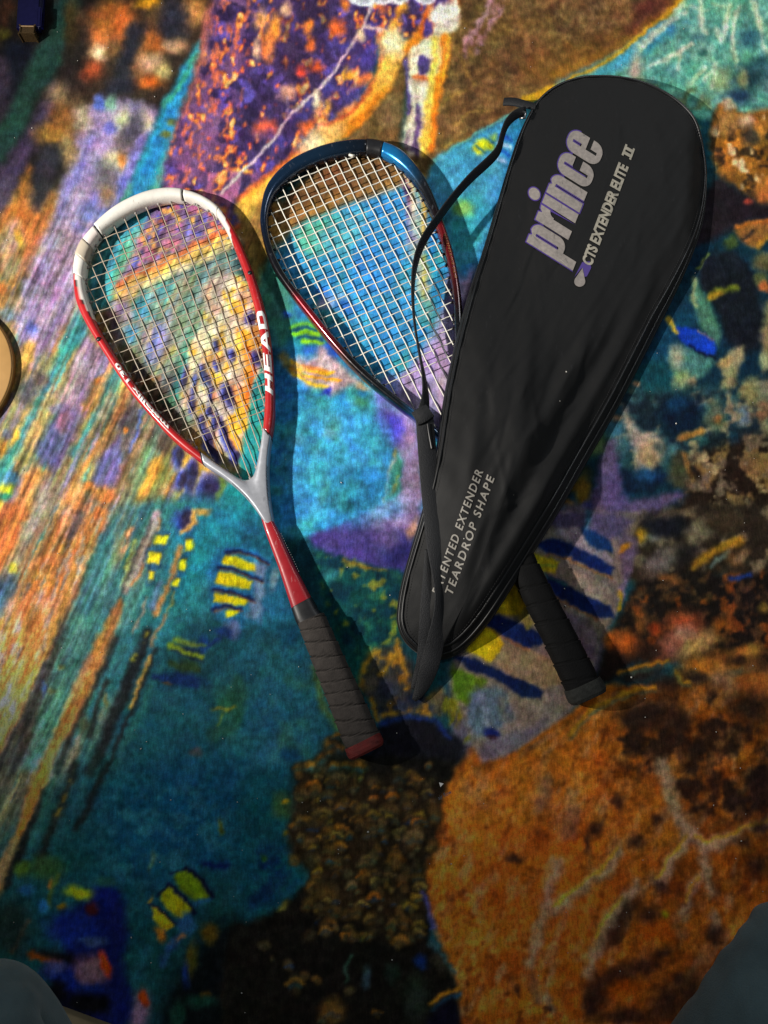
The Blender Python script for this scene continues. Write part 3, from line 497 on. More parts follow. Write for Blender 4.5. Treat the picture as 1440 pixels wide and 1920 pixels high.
line([(890, 20), (800, 240), (720, 430)], 50, 'a8988c', 5); line([(905, 40), (830, 240), (750, 420)], 14, 'b87a40', 3); line([(850, 50), (770, 240), (690, 440)], 16, '4a4448', 4); line([(740, 90), (690, 220)], 26, 'd0a060', 5, mask=thr(N10, .35, .55)); line([(1010, 200), (945, 420), (865, 570)], 30, 'a8743c', 5); line([(900, 400), (850, 540)], 30, '6a7aa0', 6, a=.7); line([(830, 480), (750, 680)], 12, '8a7a60', 3); line([(930, 580), (860, 740)], 18, '8a6a44', 4); line([(990, 420), (940, 560)], 10, '8a7a3a', 3); line([(760, 160), (700, 330)], 12, 'b0b848', 4)
for x, y, rx, ry in [(905, 155, 40, 38), (868, 262, 38, 40), (850, 362, 16, 32), (1068, 188, 22, 36), (1025, 297, 20, 38), (990, 392, 14, 28)]:
    blob(x, y + 2, rx * 1.25, ry * 1.5, '154670', 12, soft=.4, a=.85, warp=.6); blob(x, y, rx, ry, 'd6ca16', 8, soft=.3, warp=.6)
blob(1035, 50, 60, 66, '2a3a98'); blob(1045, 40, 36, 56, '2c2240'); line([(1090, 0), (1095, 60), (1030, 120)], 26, 'd8a040', 5); blob(1140, 0, 40, 22, 'a88040')
poly([(1230, 180), (1500, 190), (1500, 640), (1300, 660), (1190, 560), (1200, 300)], '1f5688', 10, a=.85)
for p in [[(1262, 235), (1440, 262), (1500, 290), (1480, 345), (1400, 325), (1250, 295)], [(1225, 340), (1390, 378), (1420, 400), (1385, 445), (1300, 425), (1215, 405)], [(1208, 460), (1410, 488), (1400, 510), (1320, 525), (1195, 500)], [(1260, 565), (1340, 565), (1310, 595), (1265, 595)]]:
    poly(p, 'b8a80e', 3, warp=.6)
for p in [[(1270, 220), (1360, 212), (1440, 240), (1520, 280)], [(1220, 322), (1300, 330), (1440, 388), (1500, 400)], [(1200, 440), (1280, 448), (1430, 492)], [(1190, 552), (1280, 535), (1350, 565)]]:
    line(p, 26, '131a3a', 3, warp=.6); line([(x + 20, y + 14) for x, y in p], 8, '7a3018', 2, a=.7, warp=.6)
poly([(1400, 400), (1500, 420), (1560, 520), (1480, 640), (1380, 600), (1420, 500)], '5c6c88', 8); blob(1300, 640, 40, 60, '44506c'); blob(1290, 680, 80, 26, '142c60', 10)
line([(1390, 140), (1480, 150)], 40, '12304c', 8)
blob(1050, 820, 130, 110, '1c4244', a=.8)
for p in [[(960, 750), (1040, 800), (1130, 820)], [(985, 715), (1050, 745), (1120, 752)]]: line(p, 26, '5a6c1c', 5)
line([(1000, 780), (1080, 780), (1140, 790)], 16, '101c30', 4); blob(1030, 945, 130, 38, '0f244a', 8); blob(1150, 740, 34, 44, '14386c'); blob(940, 960, 26, 12, '4a3c20'); blob(1060, 870, 60, 40, '20341f')
blob(1300, 1080, 80, 130, '1d4a3c', 20, a=.9); blob(1270, 1110, 66, 15, '5c5c20'); blob(1360, 960, 40, 80, '123844', 15); blob(1100, 1350, 36, 28, '4a3a34'); blob(1240, 1250, 60, 70, '1f4438')
poly([(1150, 560), (1500, 640), (1500, 1440), (800, 1440), (950, 900)], '1c4c54', 16, mask=thr(N60, .45, .62), a=.6)

# ---- bottom left ---------------------------------------------------------
base(0, 1440)
poly([(-300, 60), (1500, 60), (1500, 900), (900, 1440), (-300, 2160)], '0c3034', 60, a=.85); poly([(700, 0), (1440, -100), (1440, 300), (1250, 560), (1100, 620), (760, 700), (560, 500)], '0b3750', 50, a=.85); poly([(500, 100), (1300, 100), (1300, 500), (700, 700), (560, 500)], '1c4a58', 16, mask=thr(M24, .5, .62), a=.7)
poly([(-300, -60), (170, -60), (60, 300), (-300, 700)], '151d1c', 12, a=.8, mask=thr(STR, .35, .55))
poly([(285, -20), (245, 130), (185, 260), (125, 400), (55, 600), (-20, 760), (-100, 800), (-60, 640), (0, 530), (80, 400), (140, 200), (210, -20)], '925618', 5); poly([(80, 380), (130, 390), (50, 600), (-20, 760), (-100, 800), (-40, 600)], '5c5236', 7)
line([(260, 140), (130, 430), (40, 650)], 46, '0d1314', 6); line([(430, -20), (330, 240), (230, 500)], 46, '0e1616', 7); line([(400, 80), (320, 270)], 16, '5a4818', 4, mask=thr(N10, .45, .6)); line([(600, -20), (510, 190), (430, 340)], 40, '0d1617', 6); line([(300, 60), (180, 420)], 30, '14403c', 7)
blob(130, 570, 44, 44, '2f4a14'); blob(260, 560, 100, 66, '26401c', a=.8); blob(290, 650, 20, 26, '6a4a20'); blob(350, 780, 26, 20, '5a4a0c'); blob(150, 690, 40, 26, '123a5c'); line([(155, 860), (100, 960), (60, 1040)], 18, '4a4030', 4); line([(330, 600), (270, 780)], 20, '3a4818', 6); blob(60, 900, 110, 160, '101814', a=.8); blob(240, 780, 30, 40, '184a70')
poly([(280, 860), (420, 790), (560, 660), (690, 720), (720, 900), (690, 1100), (760, 1300), (700, 1500), (400, 1500), (300, 1240), (230, 1120), (400, 1010)], '080e38', 9)
blob(420, 910, 150, 100, '0a1850'); blob(600, 730, 80, 60, '0a1244'); blob(445, 700, 76, 34, '5a6a10', 8); blob(510, 790, 36, 38, '2c0c10'); blob(600, 640, 50, 24, '163a34'); blob(530, 975, 80, 26, '22304e'); poly([(150, 1020), (300, 1020), (440, 1070), (440, 1110), (300, 1090)], '0c0a0c', 7); line([(170, 1040), (260, 1080), (330, 1100)], 36, '5e2a08', 6); blob(310, 1130, 66, 46, '31365e'); blob(520, 1130, 100, 84, '4c3244'); blob(592, 1100, 32, 66, 'a42608', -20); blob(430, 1210, 160, 50, '0a184e', 15); blob(500, 1330, 160, 56, '06060a'); blob(320, 1260, 60, 60, '07070c')
blob(790, 1370, 60, 110, '5c4a5a', 8); blob(812, 1290, 24, 44, '8c2a08', -20); blob(680, 1330, 60, 120, '0a1242')
for p, c in [([(970, 600), (1040, 575), (1120, 650), (1160, 715), (1090, 745), (1000, 665)], '4a5c0c'), ([(895, 725), (940, 665), (1010, 735), (1085, 800), (1020, 845), (940, 795)], '6c6c0c'), ([(860, 780), (900, 805), (985, 880), (930, 915), (870, 845)], '8c700c')]:
    poly(p, c, 4, warp=.7)
line([(1040, 570), (1130, 640), (1190, 720)], 24, '0c0c24', 4); line([(950, 660), (1030, 730), (1090, 810)], 20, '0a0f2c', 4); line([(1150, 540), (1280, 545)], 40, '08143c', 8); line([(1090, 760), (1170, 740)], 30, '143c5c', 6)
blob(900, 935, 24, 46, '7a4a18', -25); line([(960, 990), (1030, 945)], 22, '6a4c34', 4); line([(1000, 960), (920, 1090)], 44, '1a3050', 8); blob(1045, 880, 50, 60, '1a3c5e'); blob(850, 745, 12, 22, '5a4a18')
poly([(1200, 870), (1320, 850), (1500, 880), (1500, 2160), (860, 2160), (880, 1440), (960, 1200), (1100, 1010)], '080d0f', 22); blob(1180, 930, 44, 54, '3c320c'); blob(1075, 1090, 30, 100, '38340f', 8); blob(1130, 1310, 90, 40, '0f2c24'); blob(1050, 1160, 24, 70, '0c1c48'); line([(1140, 1270), (1300, 1260)], 26, '3a2c0c', 6, mask=thr(N10, .45, .6)); blob(1400, 980, 44, 34, '4a3818', warp=1.6, a=.8); blob(1000, 1400, 40, 90, '0f2a22'); blob(1240, 340, 14, 40, '38441c'); blob(860, 520, 14, 60, '2c4a40', 12); line([(820, 1030), (760, 1200)], 50, '143c48', 9)

# ---- bottom middle: dark coral ------------------------------------------
base(480, 960)
poly([(280, 130), (440, 80), (700, -30), (940, -30), (890, 130), (870, 350), (760, 330), (640, 310), (480, 260), (340, 200)], '4a4080', 5); poly([(560, 60), (930, -30), (900, 120), (700, 110)], '846ea0', 12, a=.8); poly([(720, 160), (880, 110), (870, 340), (700, 310)], '2a2868', 12, a=.8); blob(885, 90, 30, 64, 'c0907a', 15); blob(740, 150, 70, 60, '5a4c7c')
poly([(340, 195), (480, 255), (640, 305), (850, 340), (820, 640), (790, 720), (660, 790), (590, 960), (480, 960), (400, 560), (330, 330)], '114846', 6)
GR = [(340, 195), (480, 255), (850, 340), (820, 640), (790, 720), (660, 790), (590, 960), (330, 330)]
poly(GR, '0c3440', 6, mask=thr(N24, .5, .62)); poly(GR, '2c6a4c', 6, mask=thr(M24, .56, .66), a=.7); poly(GR, '8a8a2c', 6, mask=thr(fbm(18, 3, seed=1000), .66, .73), a=.8)
line([(450, 360), (500, 300), (580, 290), (660, 330)], 22, '8a8a30', 5, mask=thr(N10, .35, .55)); blob(420, 350, 40, 40, '2c7474'); line([(490, 265), (600, 310), (740, 330)], 10, '8a7020', 3)
poly([(0, 400), (220, 540), (480, 1240), (330, 1400), (200, 1500), (-100, 1500), (-100, 500)], '1a4c5c', 12, a=.8); poly([(0, 0), (60, 60), (220, 540), (140, 700), (-40, 600), (-100, 100)], '1c5c74', 10); poly([(0, 700), (330, 860), (470, 1230), (330, 1400), (0, 1400)], '2a5c4c', 12, mask=thr(N60, .48, .62), a=.7); blob(190, 690, 60, 60, '104058'); blob(200, 1370, 60, 50, '0f3850'); blob(100, 380, 20, 60, '7a9aa0', 15, a=.7); blob(20, 300, 40, 50, '6a6470'); line([(0, 240), (60, 280)], 26, '18357a', 6); line([(0, 360), (50, 380)], 22, '18306a', 6); blob(10, 450, 30, 60, '48587c'); blob(20, 560, 24, 60, '4c5a80'); line([(330, 880), (380, 1100), (450, 1220)], 30, '4a5c1c', 9, a=.7)
CB = [(600, 880), (660, 775), (780, 750), (790, 690), (830, 780), (890, 880), (880, 1000), (930, 1060), (1060, 1000), (1080, 1160), (900, 1140), (700, 1180), (640, 1060), (560, 960)]
poly(CB, '373630', 6); poly(CB, '8c6620', 6, mask=thr(fbm(24, 3, 60, .6, seed=1010), .54, .62)); poly(CB, '242c38', 6, mask=thr(M24, .58, .68))
for p in [[(590, 900), (640, 800), (690, 785)], [(800, 780), (820, 860), (850, 920)], [(640, 1050), (670, 1130), (690, 1180)], [(690, 920), (740, 860), (780, 800)], [(960, 1040), (1040, 1010)], [(720, 1150), (780, 1130)], [(940, 1110), (970, 1140)]]:
    line(p, 24, 'a07622', 5)
blob(740, 1010, 70, 60, '2a3038'); blob(900, 1050, 60, 40, '1c2438'); blob(1020, 1050, 40, 60, '5a4c34'); blob(640, 960, 40, 50, '4c463c')
poly([(690, 1185), (860, 1140), (1000, 1165), (1100, 1240), (1190, 1300), (1150, 1420), (1060, 1460), (1000, 1600), (700, 1600), (560, 1440), (680, 1320)], '14141a', 6); line([(700, 1195), (860, 1152), (1010, 1178), (1085, 1270)], 20, '1a2e68', 6)
base(480, 1440)
poly([(160, 100), (280, -60), (560, -60), (1100, -60), (1130, 30), (1060, 100), (1040, 250), (1000, 420), (930, 600), (960, 750), (980, 900), (960, 980), (1130, 1170), (1140, 1440), (1160, 2160), (-200, 2160), (-200, 900), (60, 820), (160, 760), (300, 620), (280, 560), (190, 430), (220, 200)], '11100d', 6)
poly([(0, 0), (260, 0), (220, 200), (185, 430), (280, 560), (300, 620), (160, 760), (60, 820), (-100, 880), (-100, 0)], '0b3a44', 9, a=.8); poly([(0, 420), (190, 460), (290, 600), (100, 780), (-60, 800)], '081c3c', 12, a=.85, mask=thr(M24, .35, .6)); blob(150, 210, 60, 70, '2c4420', a=.8); blob(165, 190, 18, 12, '7a6a10'); blob(170, 365, 20, 14, '5a5a14'); blob(50, 510, 20, 20, '1c3c1c'); line([(130, 800), (180, 755)], 26, '4a4c20', 5)
blob(270, 370, 80, 110, '33230f'); blob(290, 460, 50, 60, '2c200f'); poly([(240, 660), (420, 640), (520, 740), (440, 840), (340, 760)], '2a200e', 7); blob(370, 20, 60, 60, '3a3020'); blob(280, 20, 30, 40, '4c3a18'); blob(270, 190, 50, 50, '302c28')
rr = random.Random(4)
poly([(190, 330), (230, 120), (300, -40), (520, -60), (620, 60), (900, 80), (1030, 60), (1030, 280), (980, 430), (925, 600), (960, 760), (880, 900), (760, 960), (640, 900), (520, 860), (360, 800), (300, 700), (330, 600), (200, 470)], '231b10', 14)
BUB = [(390, 155, 30), (315, 105, 40), (365, 240, 38), (490, 200, 36), (480, 60, 44), (430, 460, 36), (300, 430, 44), (655, 500, 32), (720, 410, 26), (810, 370, 40), (890, 390, 40), (640, 320, 30), (760, 240, 40), (870, 280, 46), (690, 250, 24), (760, 165, 24), (870, 155, 24), (970, 100, 34), (780, 530, 54), (600, 600, 30), (540, 670, 24), (460, 610, 24), (330, 640, 36), (400, 715, 66), (590, 760, 28), (840, 760, 30), (820, 812, 26), (680, 710, 40), (760, 880, 40), (840, 870, 26), (900, 890, 36), (800, 985, 40), (410, 100, 24), (250, 290, 46), (390, 350, 28), (460, 380, 26), (530, 360, 18), (410, 540, 24), (500, 510, 22), (890, 490, 20), (990, 420, 30), (950, 340, 14), (580, 290, 20), (740, 610, 24), (660, 590, 18), (50, 980, 26), (90, 1060, 22), (195, 1110, 26), (220, 1200, 34), (265, 1160, 26), (340, 1190, 24), (515, 1240, 26), (440, 1290, 22), (680, 1385, 24), (420, 1370, 44), (370, 1420, 22), (770, 780, 24), (570, 30, 22), (600, 70, 22)]
for k in range(230):
    bx_, by_ = rr.uniform(210, 1000), rr.uniform(-20, 960)
    if bx_ < 300 and by_ > 540 or bx_ > 930 and by_ > 420: continue
    BUB.append((bx_, by_, rr.uniform(13, 36)))
BUB.sort(key=lambda b_: b_[1])
for x, y, r in BUB:
    an = rr.uniform(-40, 40); q = rr.random(); x += rr.uniform(-14, 14); y += rr.uniform(-14, 14); r *= rr.uniform(.7, 1.25)
    blob(x, y + r * .3, r * 1.4, r * 1.3, '0d0a07', an, soft=.4, a=.7, warp=.5); blob(x, y + r * .15, r * rr.uniform(.8, 1.3), r * rr.uniform(.9, 1.5), ['44341a', '4a381a', '3a3420', '2c2618'][int(rr.random() * 4)], an, soft=.4, warp=.5)
    line([(x - r, y + r * .3), (x - r * .4, y - r * .45), (x + r * .4, y - r * .45), (x + r, y + r * .1)], r * .62, ['8a5c1a', '985414', '7a6a30', '6c5838', '8a7420'][int(q * 5)], 2.5, a=max(0, rr.uniform(-.5, .8)), warp=1.2)
    line([(x - r * .7, y + r * .7), (x, y + r * .35), (x + r * .8, y + r * .6)], r * .5, ['123a4c', '1c3c34', '0e2a50', '2a2c20'][int(rr.random() * 4)], 2.5, a=rr.uniform(.1, .7), warp=1.2)
line([(980, 1330), (1040, 1280), (1130, 1240)], 26, '8a5c14', 4); line([(990, 1360), (1060, 1310), (1140, 1270)], 22, '1c4058', 5); poly([(960, 1440), (1000, 1350), (1140, 1280), (1140, 1500), (980, 1600)], '0b0a18', 8); blob(900, 1290, 70, 130, '1b241e'); blob(620, 1180, 24, 60, '2c4048', 10); line([(510, 1200), (500, 1120), (540, 1050)], 14, '2a4a3c', 4); blob(930, 1090, 40, 40, '0e2450'); blob(1040, 1090, 50, 70, '23231a'); line([(930, 700), (975, 800), (990, 890)], 26, '3a3a78', 5, a=.8); line([(975, 985), (1060, 1060), (1120, 1150)], 18, '2a4a4c', 5); blob(770, 1160, 40, 60, '16221c')
base(480, 960)
for x, y, rx, ry, an in [(380, 1370, 50, 30, -40), (430, 1300, 40, 30, -30), (460, 1260, 30, 16, 0), (450, 1420, 40, 20, -10), (300, 1420, 30, 20, 0), (420, 1350, 30, 14, -20), (480, 1330, 26, 20, 30), (520, 1420, 30, 20, 0), (580, 1430, 40, 24, 0)]:
    blob(x, y + 16, rx * 1.3, ry * 1.5, '1a2018', an, soft=.6); blob(x, y, rx, ry, '8a6020', an, soft=.5, warp=1.3); blob(x - 4, y + ry, rx * .8, ry * .5, '245058', an, soft=.5, a=.8)
poly([(350, 1440), (330, 1370), (420, 1240), (500, 1260), (520, 1340), (640, 1380), (700, 1440)], '12110e', 9, a=.45)

# ---- centre: fish, leaf and mauve ----------------------------------------
base(480, 0)
poly([(205, 1290), (300, 1240), (520, 1180), (640, 1150), (640, 1330), (480, 1440), (300, 1440), (220, 1400)], '57ab90', 10)
poly([(640, 1150), (860, 1050), (1060, 1000), (1060, 1440), (560, 1440), (620, 1300)], '3a88c0', 12, a=.8)
poly([(1010, 900), (1380, 690), (1440, 700), (1300, 1440), (1060, 1440), (1000, 1200), (960, 1000)], '4496b4', 8); poly([(1100, 1100), (1340, 1100), (1260, 1440), (1080, 1440)], '3a9aa4', 12); blob(1160, 1170, 60, 44, '7ab45c'); blob(1040, 880, 30, 24, '5aa8b8')
poly([(1220, 815), (1260, 780), (1310, 820), (1260, 880), (1230, 860)], 'd8cc1c', 4, warp=.6); poly([(1265, 800), (1290, 780), (1350, 820), (1320, 850)], 'd2c81c', 4, warp=.6); poly([(1310, 770), (1350, 750), (1360, 780), (1340, 800)], '8ab050', 4, warp=.6)
line([(1240, 820), (1290, 860)], 12, '1f5a70', 2, warp=.6); line([(1290, 765), (1340, 805)], 12, '1f5a90', 2, warp=.6)
for k, p in enumerate([[(1380, 760), (1440, 790)], [(1370, 800), (1430, 830)], [(1360, 840), (1420, 870)], [(1350, 880), (1400, 910)]]):
    line(p, 24, ['2a60b8', 'a8cce4', '2058a8', 'a0c4e0'][k], 3, warp=.6)
line([(860, 990), (880, 1150), (890, 1300), (880, 1440)], 60, 'dcc49c', 9); line([(930, 1000), (950, 1160), (940, 1400)], 34, 'e0ac48', 7); line([(840, 1020), (855, 1150), (860, 1330)], 24, 'a0607e', 6); blob(850, 1080, 20, 40, '4a3068'); blob(880, 1350, 26, 40, 'c07890')
base(480, 480)
line([(900, -40), (930, 60), (940, 200), (950, 300)], 70, 'd0bc88', 9); line([(950, 20), (940, 240)], 22, 'e8c040', 5); poly([(880, 240), (1000, 240), (980, 360), (900, 360)], '4aa09c', 10, a=.8)
blob(400, 210, 70, 40, '2c66c4', 15); blob(470, 240, 60, 50, '9c98bc', 20); blob(500, 280, 60, 30, '2450b8', 15); blob(390, 260, 40, 34, 'a8a0b4')
poly([(190, 360), (330, 380), (330, 520), (190, 500)], '2a8a8c', 9, a=.8)
for p, c, w in [([(200, 410), (280, 385), (340, 400)], '5aa83c', 20), ([(210, 440), (280, 432), (340, 440)], '74b428', 24), ([(260, 485), (310, 475), (370, 490)], '78b428', 22), ([(210, 420), (290, 408), (340, 420)], '1a4a68', 10), ([(230, 462), (300, 458), (360, 465)], '1a4a70', 12)]:
    line(p, w, c, 4, warp=.6)
blob(410, 540, 50, 60, '2456b8'); blob(320, 530, 60, 26, '2a5ca8'); blob(170, 330, 30, 20, '2a66c0')
poly([(200, 565), (330, 590), (355, 500), (420, 575), (500, 640), (620, 720), (480, 745), (420, 790), (380, 740), (280, 725), (205, 665)], 'b09c9c', 7)
for p, c in [([(200, 590), (260, 640), (370, 660), (430, 655)], 'f0b81c'), ([(203, 625), (270, 682), (400, 690), (460, 700)], 'eaa41c'), ([(205, 655), (290, 715), (400, 738)], 'e0c020'), ([(260, 615), (400, 645)], 'e88a28'), ([(230, 645), (330, 700)], '8aa030')]:
    line(p, 13, c, 3, warp=.6)
line([(140, 560), (205, 640)], 40, 'a88a20', 9, a=.8); blob(400, 765, 26, 18, '2a3ab0'); blob(600, 730, 40, 20, 'c0a888', 30)
poly([(700, 835), (800, 870), (890, 930), (920, 960), (960, 1500), (600, 1500), (720, 1390), (790, 1330), (830, 1200), (800, 1080), (730, 1030), (685, 930)], '9c84a6', 7); poly([(695, 840), (790, 880), (830, 1010), (800, 1090), (730, 1030), (690, 930)], '5650b4', 10); blob(780, 960, 60, 70, '4a48c0', 30, a=.8); line([(700, 900), (720, 960)], 40, '6a60b4', 8)
poly([(790, 1085), (832, 1180), (805, 1330), (725, 1400), (730, 1250)], '3f8a70', 5); line([(790, 1095), (745, 1210), (728, 1380)], 16, 'b4a070', 4); line([(800, 1230), (770, 1340)], 12, 'a08a30', 4, mask=thr(N10, .4, .55)); line([(785, 1090), (780, 1120)], 16, 'c8a840', 3)
poly([(640, 1440), (760, 1390), (930, 1330), (930, 1500), (600, 1500)], '8a70a4', 12, a=.7)
for x, y, rx, ry, c in [(430, 960, 40, 60, '5a9a52'), (380, 1340, 26, 66, '4a8a4c'), (330, 1080, 26, 40, '4a9474'), (590, 820, 34, 30, '4a9468'), (410, 1000, 30, 26, '8aa47c'), (230, 1040, 30, 30, '6a8aa0'), (480, 1380, 44, 50, '3c7c48'), (680, 1060, 70, 60, '3a9a80'), (650, 1180, 70, 40, '4aa088')]:
    blob(x, y, rx, ry, c, 12, soft=.7, a=.85)
blob(600, 1280, 130, 100, '10507c', -10); blob(510, 1350, 90, 90, '1c6858', a=.9); blob(640, 1220, 60, 40, '1458a0', a=.8); blob(560, 1390, 60, 40, '145a58')
base(0, 0, 1)
poly([(870, 520), (900, 500), (860, 700), (840, 820), (790, 810), (738, 762), (716, 722), (770, 690), (808, 630), (835, 560)], 'a08eb2', 8); blob(725, 735, 26, 30, '7a80c8'); line([(830, 640), (830, 760)], 20, 'b898b0', 8, a=.8); blob(850, 550, 14, 40, '8a84b8')

SOFT = 1.0
# ---- sharper second pass: fish ------------------------------------------
base(0, 960, 2)
for p in [[(590, 84), (632, 86), (622, 124), (578, 120)], [(558, 150), (606, 155), (596, 196), (548, 190)], [(560, 220), (581, 225), (575, 256), (555, 250)], [(700, 104), (723, 108), (716, 146), (694, 145)], [(680, 174), (701, 180), (690, 221), (667, 215)], [(655, 245), (673, 248), (668, 281), (647, 275)]]:
    cx_, cy_ = np.mean(p, 0); poly([(cx_ + (x - cx_) * 1.3, cy_ + (y - cy_) * 1.75) for x, y in p], '174c78', 4, a=.8, warp=.3, sm=0); poly(p, 'dccf14', 2, warp=.3, sm=0); line([p[0], p[1]], 5, '3a3010', 2, warp=.3, a=.7)
poly([(820, 130), (980, 130), (1010, 200), (990, 410), (880, 430), (790, 380), (795, 260)], '1f6688', 12, a=.8)
poly([(955, 190), (1000, 195), (992, 300), (975, 405), (905, 402), (935, 345), (950, 290)], '627890', 6, a=.9)
for p in [[(845, 160), (900, 172), (958, 198), (962, 222), (900, 216), (832, 192)], [(818, 222), (880, 234), (948, 260), (936, 292), (870, 281), (808, 266)], [(803, 302), (860, 314), (934, 331), (915, 352), (850, 346), (797, 336)], [(843, 372), (902, 364), (882, 390), (850, 397)]]:
    poly(p, 'c2b40e', 2.5, warp=.3, sm=0)
for p in [[(850, 150), (900, 144), (960, 166), (1002, 188)], [(820, 206), (880, 214), (940, 240), (984, 255)], [(798, 288), (850, 294), (920, 319), (952, 330)], [(797, 366), (840, 350), (905, 362)]]:
    line(p, 13, '101a3c', 2.5, warp=.3); line([(x + 6, y + 9) for x, y in p], 4, '7a3a14', 1.5, a=.8, warp=.3); line([(x - 4, y - 9) for x, y in p], 5, '2060a8', 2.5, a=.7, warp=.3)
poly([(860, 410), (900, 410), (900, 470), (870, 480)], '4c5878', 5, a=.8); line([(830, 470), (790, 500)], 16, '142c60', 5)
for p, c, w in [([(635, 500), (700, 530), (760, 545)], '66781c', 13), ([(650, 480), (720, 500), (770, 500)], '506a2c', 10), ([(640, 515), (700, 545), (760, 560)], '101c30', 7), ([(580, 620), (640, 625), (740, 650)], '10264c', 22), ([(640, 570), (740, 590)], '22361f', 26)]:
    line(p, w, c, 3.5, warp=.4)
poly([(880, 600), (920, 620), (930, 700), (880, 840), (820, 850), (810, 760), (850, 680)], '1d4436', 8, a=.8); line([(820, 735), (850, 745), (885, 735)], 10, '6a6620', 3); line([(830, 760), (825, 800)], 8, '4a5c24', 3)
base(0, 1440, 2)
for p, c in [([(648, 408), (700, 385), (750, 430), (782, 480), (735, 492), (690, 450)], '4c600c'), ([(600, 490), (632, 445), (680, 490), (720, 530), (680, 560), (630, 530)], '70700c'), ([(572, 522), (600, 540), (655, 588), (625, 612), (580, 565)], '947810')]:
    poly(p, c, 3, warp=.3, sm=0)
for p in [[(640, 395), (700, 375), (760, 425), (795, 485)], [(590, 480), (635, 435), (690, 480), (728, 535)], [(565, 515), (600, 530), (660, 585)]]: line(p, 8, '080c20', 2.5, warp=.3)
poly([(580, 600), (600, 605), (620, 640), (598, 648)], '8a5418', 3); line([(640, 660), (688, 632)], 12, '7a5434', 3); line([(650, 650), (610, 740)], 24, '183658', 6); line([(700, 560), (720, 600)], 40, '1b4468', 8, a=.8)
poly([(260, 455), (300, 450), (345, 475), (330, 490), (275, 485)], '6a7a10', 3); poly([(390, 700), (415, 740), (400, 775), (370, 750), (375, 710)], 'b02c0a', 4); poly([(290, 740), (370, 700), (380, 770), (400, 790), (330, 815), (280, 790)], '523a48', 8); poly([(530, 845), (552, 865), (545, 890), (528, 880)], '94300a', 4)
# the big striped fish
base(720, 960, 2)
poly([(560, 60), (640, 0), (960, 0), (880, 100), (890, 250), (870, 380), (820, 450), (790, 570), (720, 720), (640, 790), (520, 880), (370, 945), (330, 870), (300, 780), (240, 640), (290, 520), (400, 330)], '75685c', 6, warp=.5, sm=0)
poly([(590, 0), (960, 0), (880, 112), (760, 90), (640, 60)], '4e4460', 8); line([(770, 0), (755, 80), (700, 110)], 16, '3a6a88', 7)
poly([(640, 60), (740, 60), (760, 110), (860, 170), (850, 200), (760, 150), (660, 100)], '857880', 6)
for p, c in [([(560, 120), (640, 95), (720, 130), (800, 165), (862, 210), (850, 242), (780, 212), (700, 172), (610, 152)], '0d2054'), ([(740, 60), (800, 78), (850, 108), (862, 150), (800, 142), (750, 102)], '123060'), ([(600, 225), (690, 268), (760, 308), (850, 360), (862, 397), (800, 402), (720, 357), (640, 312)], '0d1e4c'), ([(355, 372), (430, 385), (520, 420), (590, 450), (602, 492), (540, 512), (460, 472), (350, 415)], '0c1e4c'), ([(255, 535), (330, 548), (440, 600), (540, 638), (602, 670), (590, 702), (520, 692), (440, 642), (330, 592)], '0c1b44'),
             ([(545, 148), (600, 163), (655, 190), (645, 232), (600, 226), (558, 202)], 'c4b01c'), ([(440, 248), (490, 268), (532, 350), (512, 392), (440, 384), (388, 358)], 'caa818'), ([(348, 418), (420, 448), (452, 500), (400, 562), (306, 522)], 'c4a212'),
             ([(655, 190), (760, 240), (855, 292), (845, 352), (760, 310), (645, 235)], '8a7a66'), ([(530, 350), (562, 420), (540, 442), (500, 396)], '94803a'), ([(452, 490), (560, 520), (642, 560), (672, 642), (602, 662), (480, 612), (400, 562)], '887452'), ([(660, 368), (760, 400), (802, 450), (790, 562), (740, 520)], '6a5860')]:
    poly(p, c, 3.5, warp=.5, sm=0)
for p in [[(610, 158), (700, 178), (790, 222), (850, 250)], [(350, 418), (460, 478), (540, 516)], [(640, 318), (720, 362), (800, 406)]]: line(p, 8, '9a5a24', 3, a=.7); 
for p in [[(640, 205), (560, 200)], [(560, 225), (690, 272)], [(400, 395), (350, 372)]]: line(p, 7, '4a9a50', 3, a=.5)
poly([(255, 575), (330, 600), (392, 640), (340, 722), (280, 722), (245, 640)], '4c6a16', 6); poly([(330, 660), (450, 650), (492, 760), (420, 830), (330, 852), (300, 760)], '4e6069', 9); line([(370, 690), (390, 800)], 30, '727a84', 8, a=.7); line([(440, 700), (450, 780)], 24, '6a6a50', 8, a=.6)
line([(222, 700), (250, 780), (300, 852)], 26, '5c5e16', 4, mask=thr(STR2, .4, .5)); blob(405, 830, 34, 19, '15205c', 12, warp=.4); blob(408, 845, 24, 9, '2c1822', 12, warp=.4); poly([(340, 870), (520, 820), (640, 760), (560, 850), (380, 940)], '5a5062', 8, a=.7)
# fish between the rackets
base(480, 480)
for p, c, w in [([(195, 585), (260, 635), (370, 655), (440, 650)], 'f4bc1c', 14), ([(200, 620), (270, 678), (400, 690), (470, 700)], 'f0a01c', 13), ([(205, 652), (290, 712), (400, 738)], 'ecc428', 12), ([(215, 605), (300, 658), (400, 672)], 'b08c80', 7), ([(210, 640), (290, 694), (390, 712)], 'a88c88', 6), ([(195, 408), (280, 384), (345, 400)], '6ab83c', 15), ([(210, 440), (280, 430), (345, 440)], '82c420', 18), ([(255, 486), (310, 474), (372, 490)], '86c420', 17), ([(200, 424), (290, 408), (345, 421)], '16446a', 10), ([(225, 463), (300, 456), (365, 466)], '16446a', 10), ([(260, 506), (330, 498)], '16446a', 8)]:
    line(p, w, c, 2.5, warp=.4)
poly([(355, 498), (380, 520), (430, 580), (520, 650), (470, 650), (390, 610)], 'bcaaaa', 5, warp=.4)
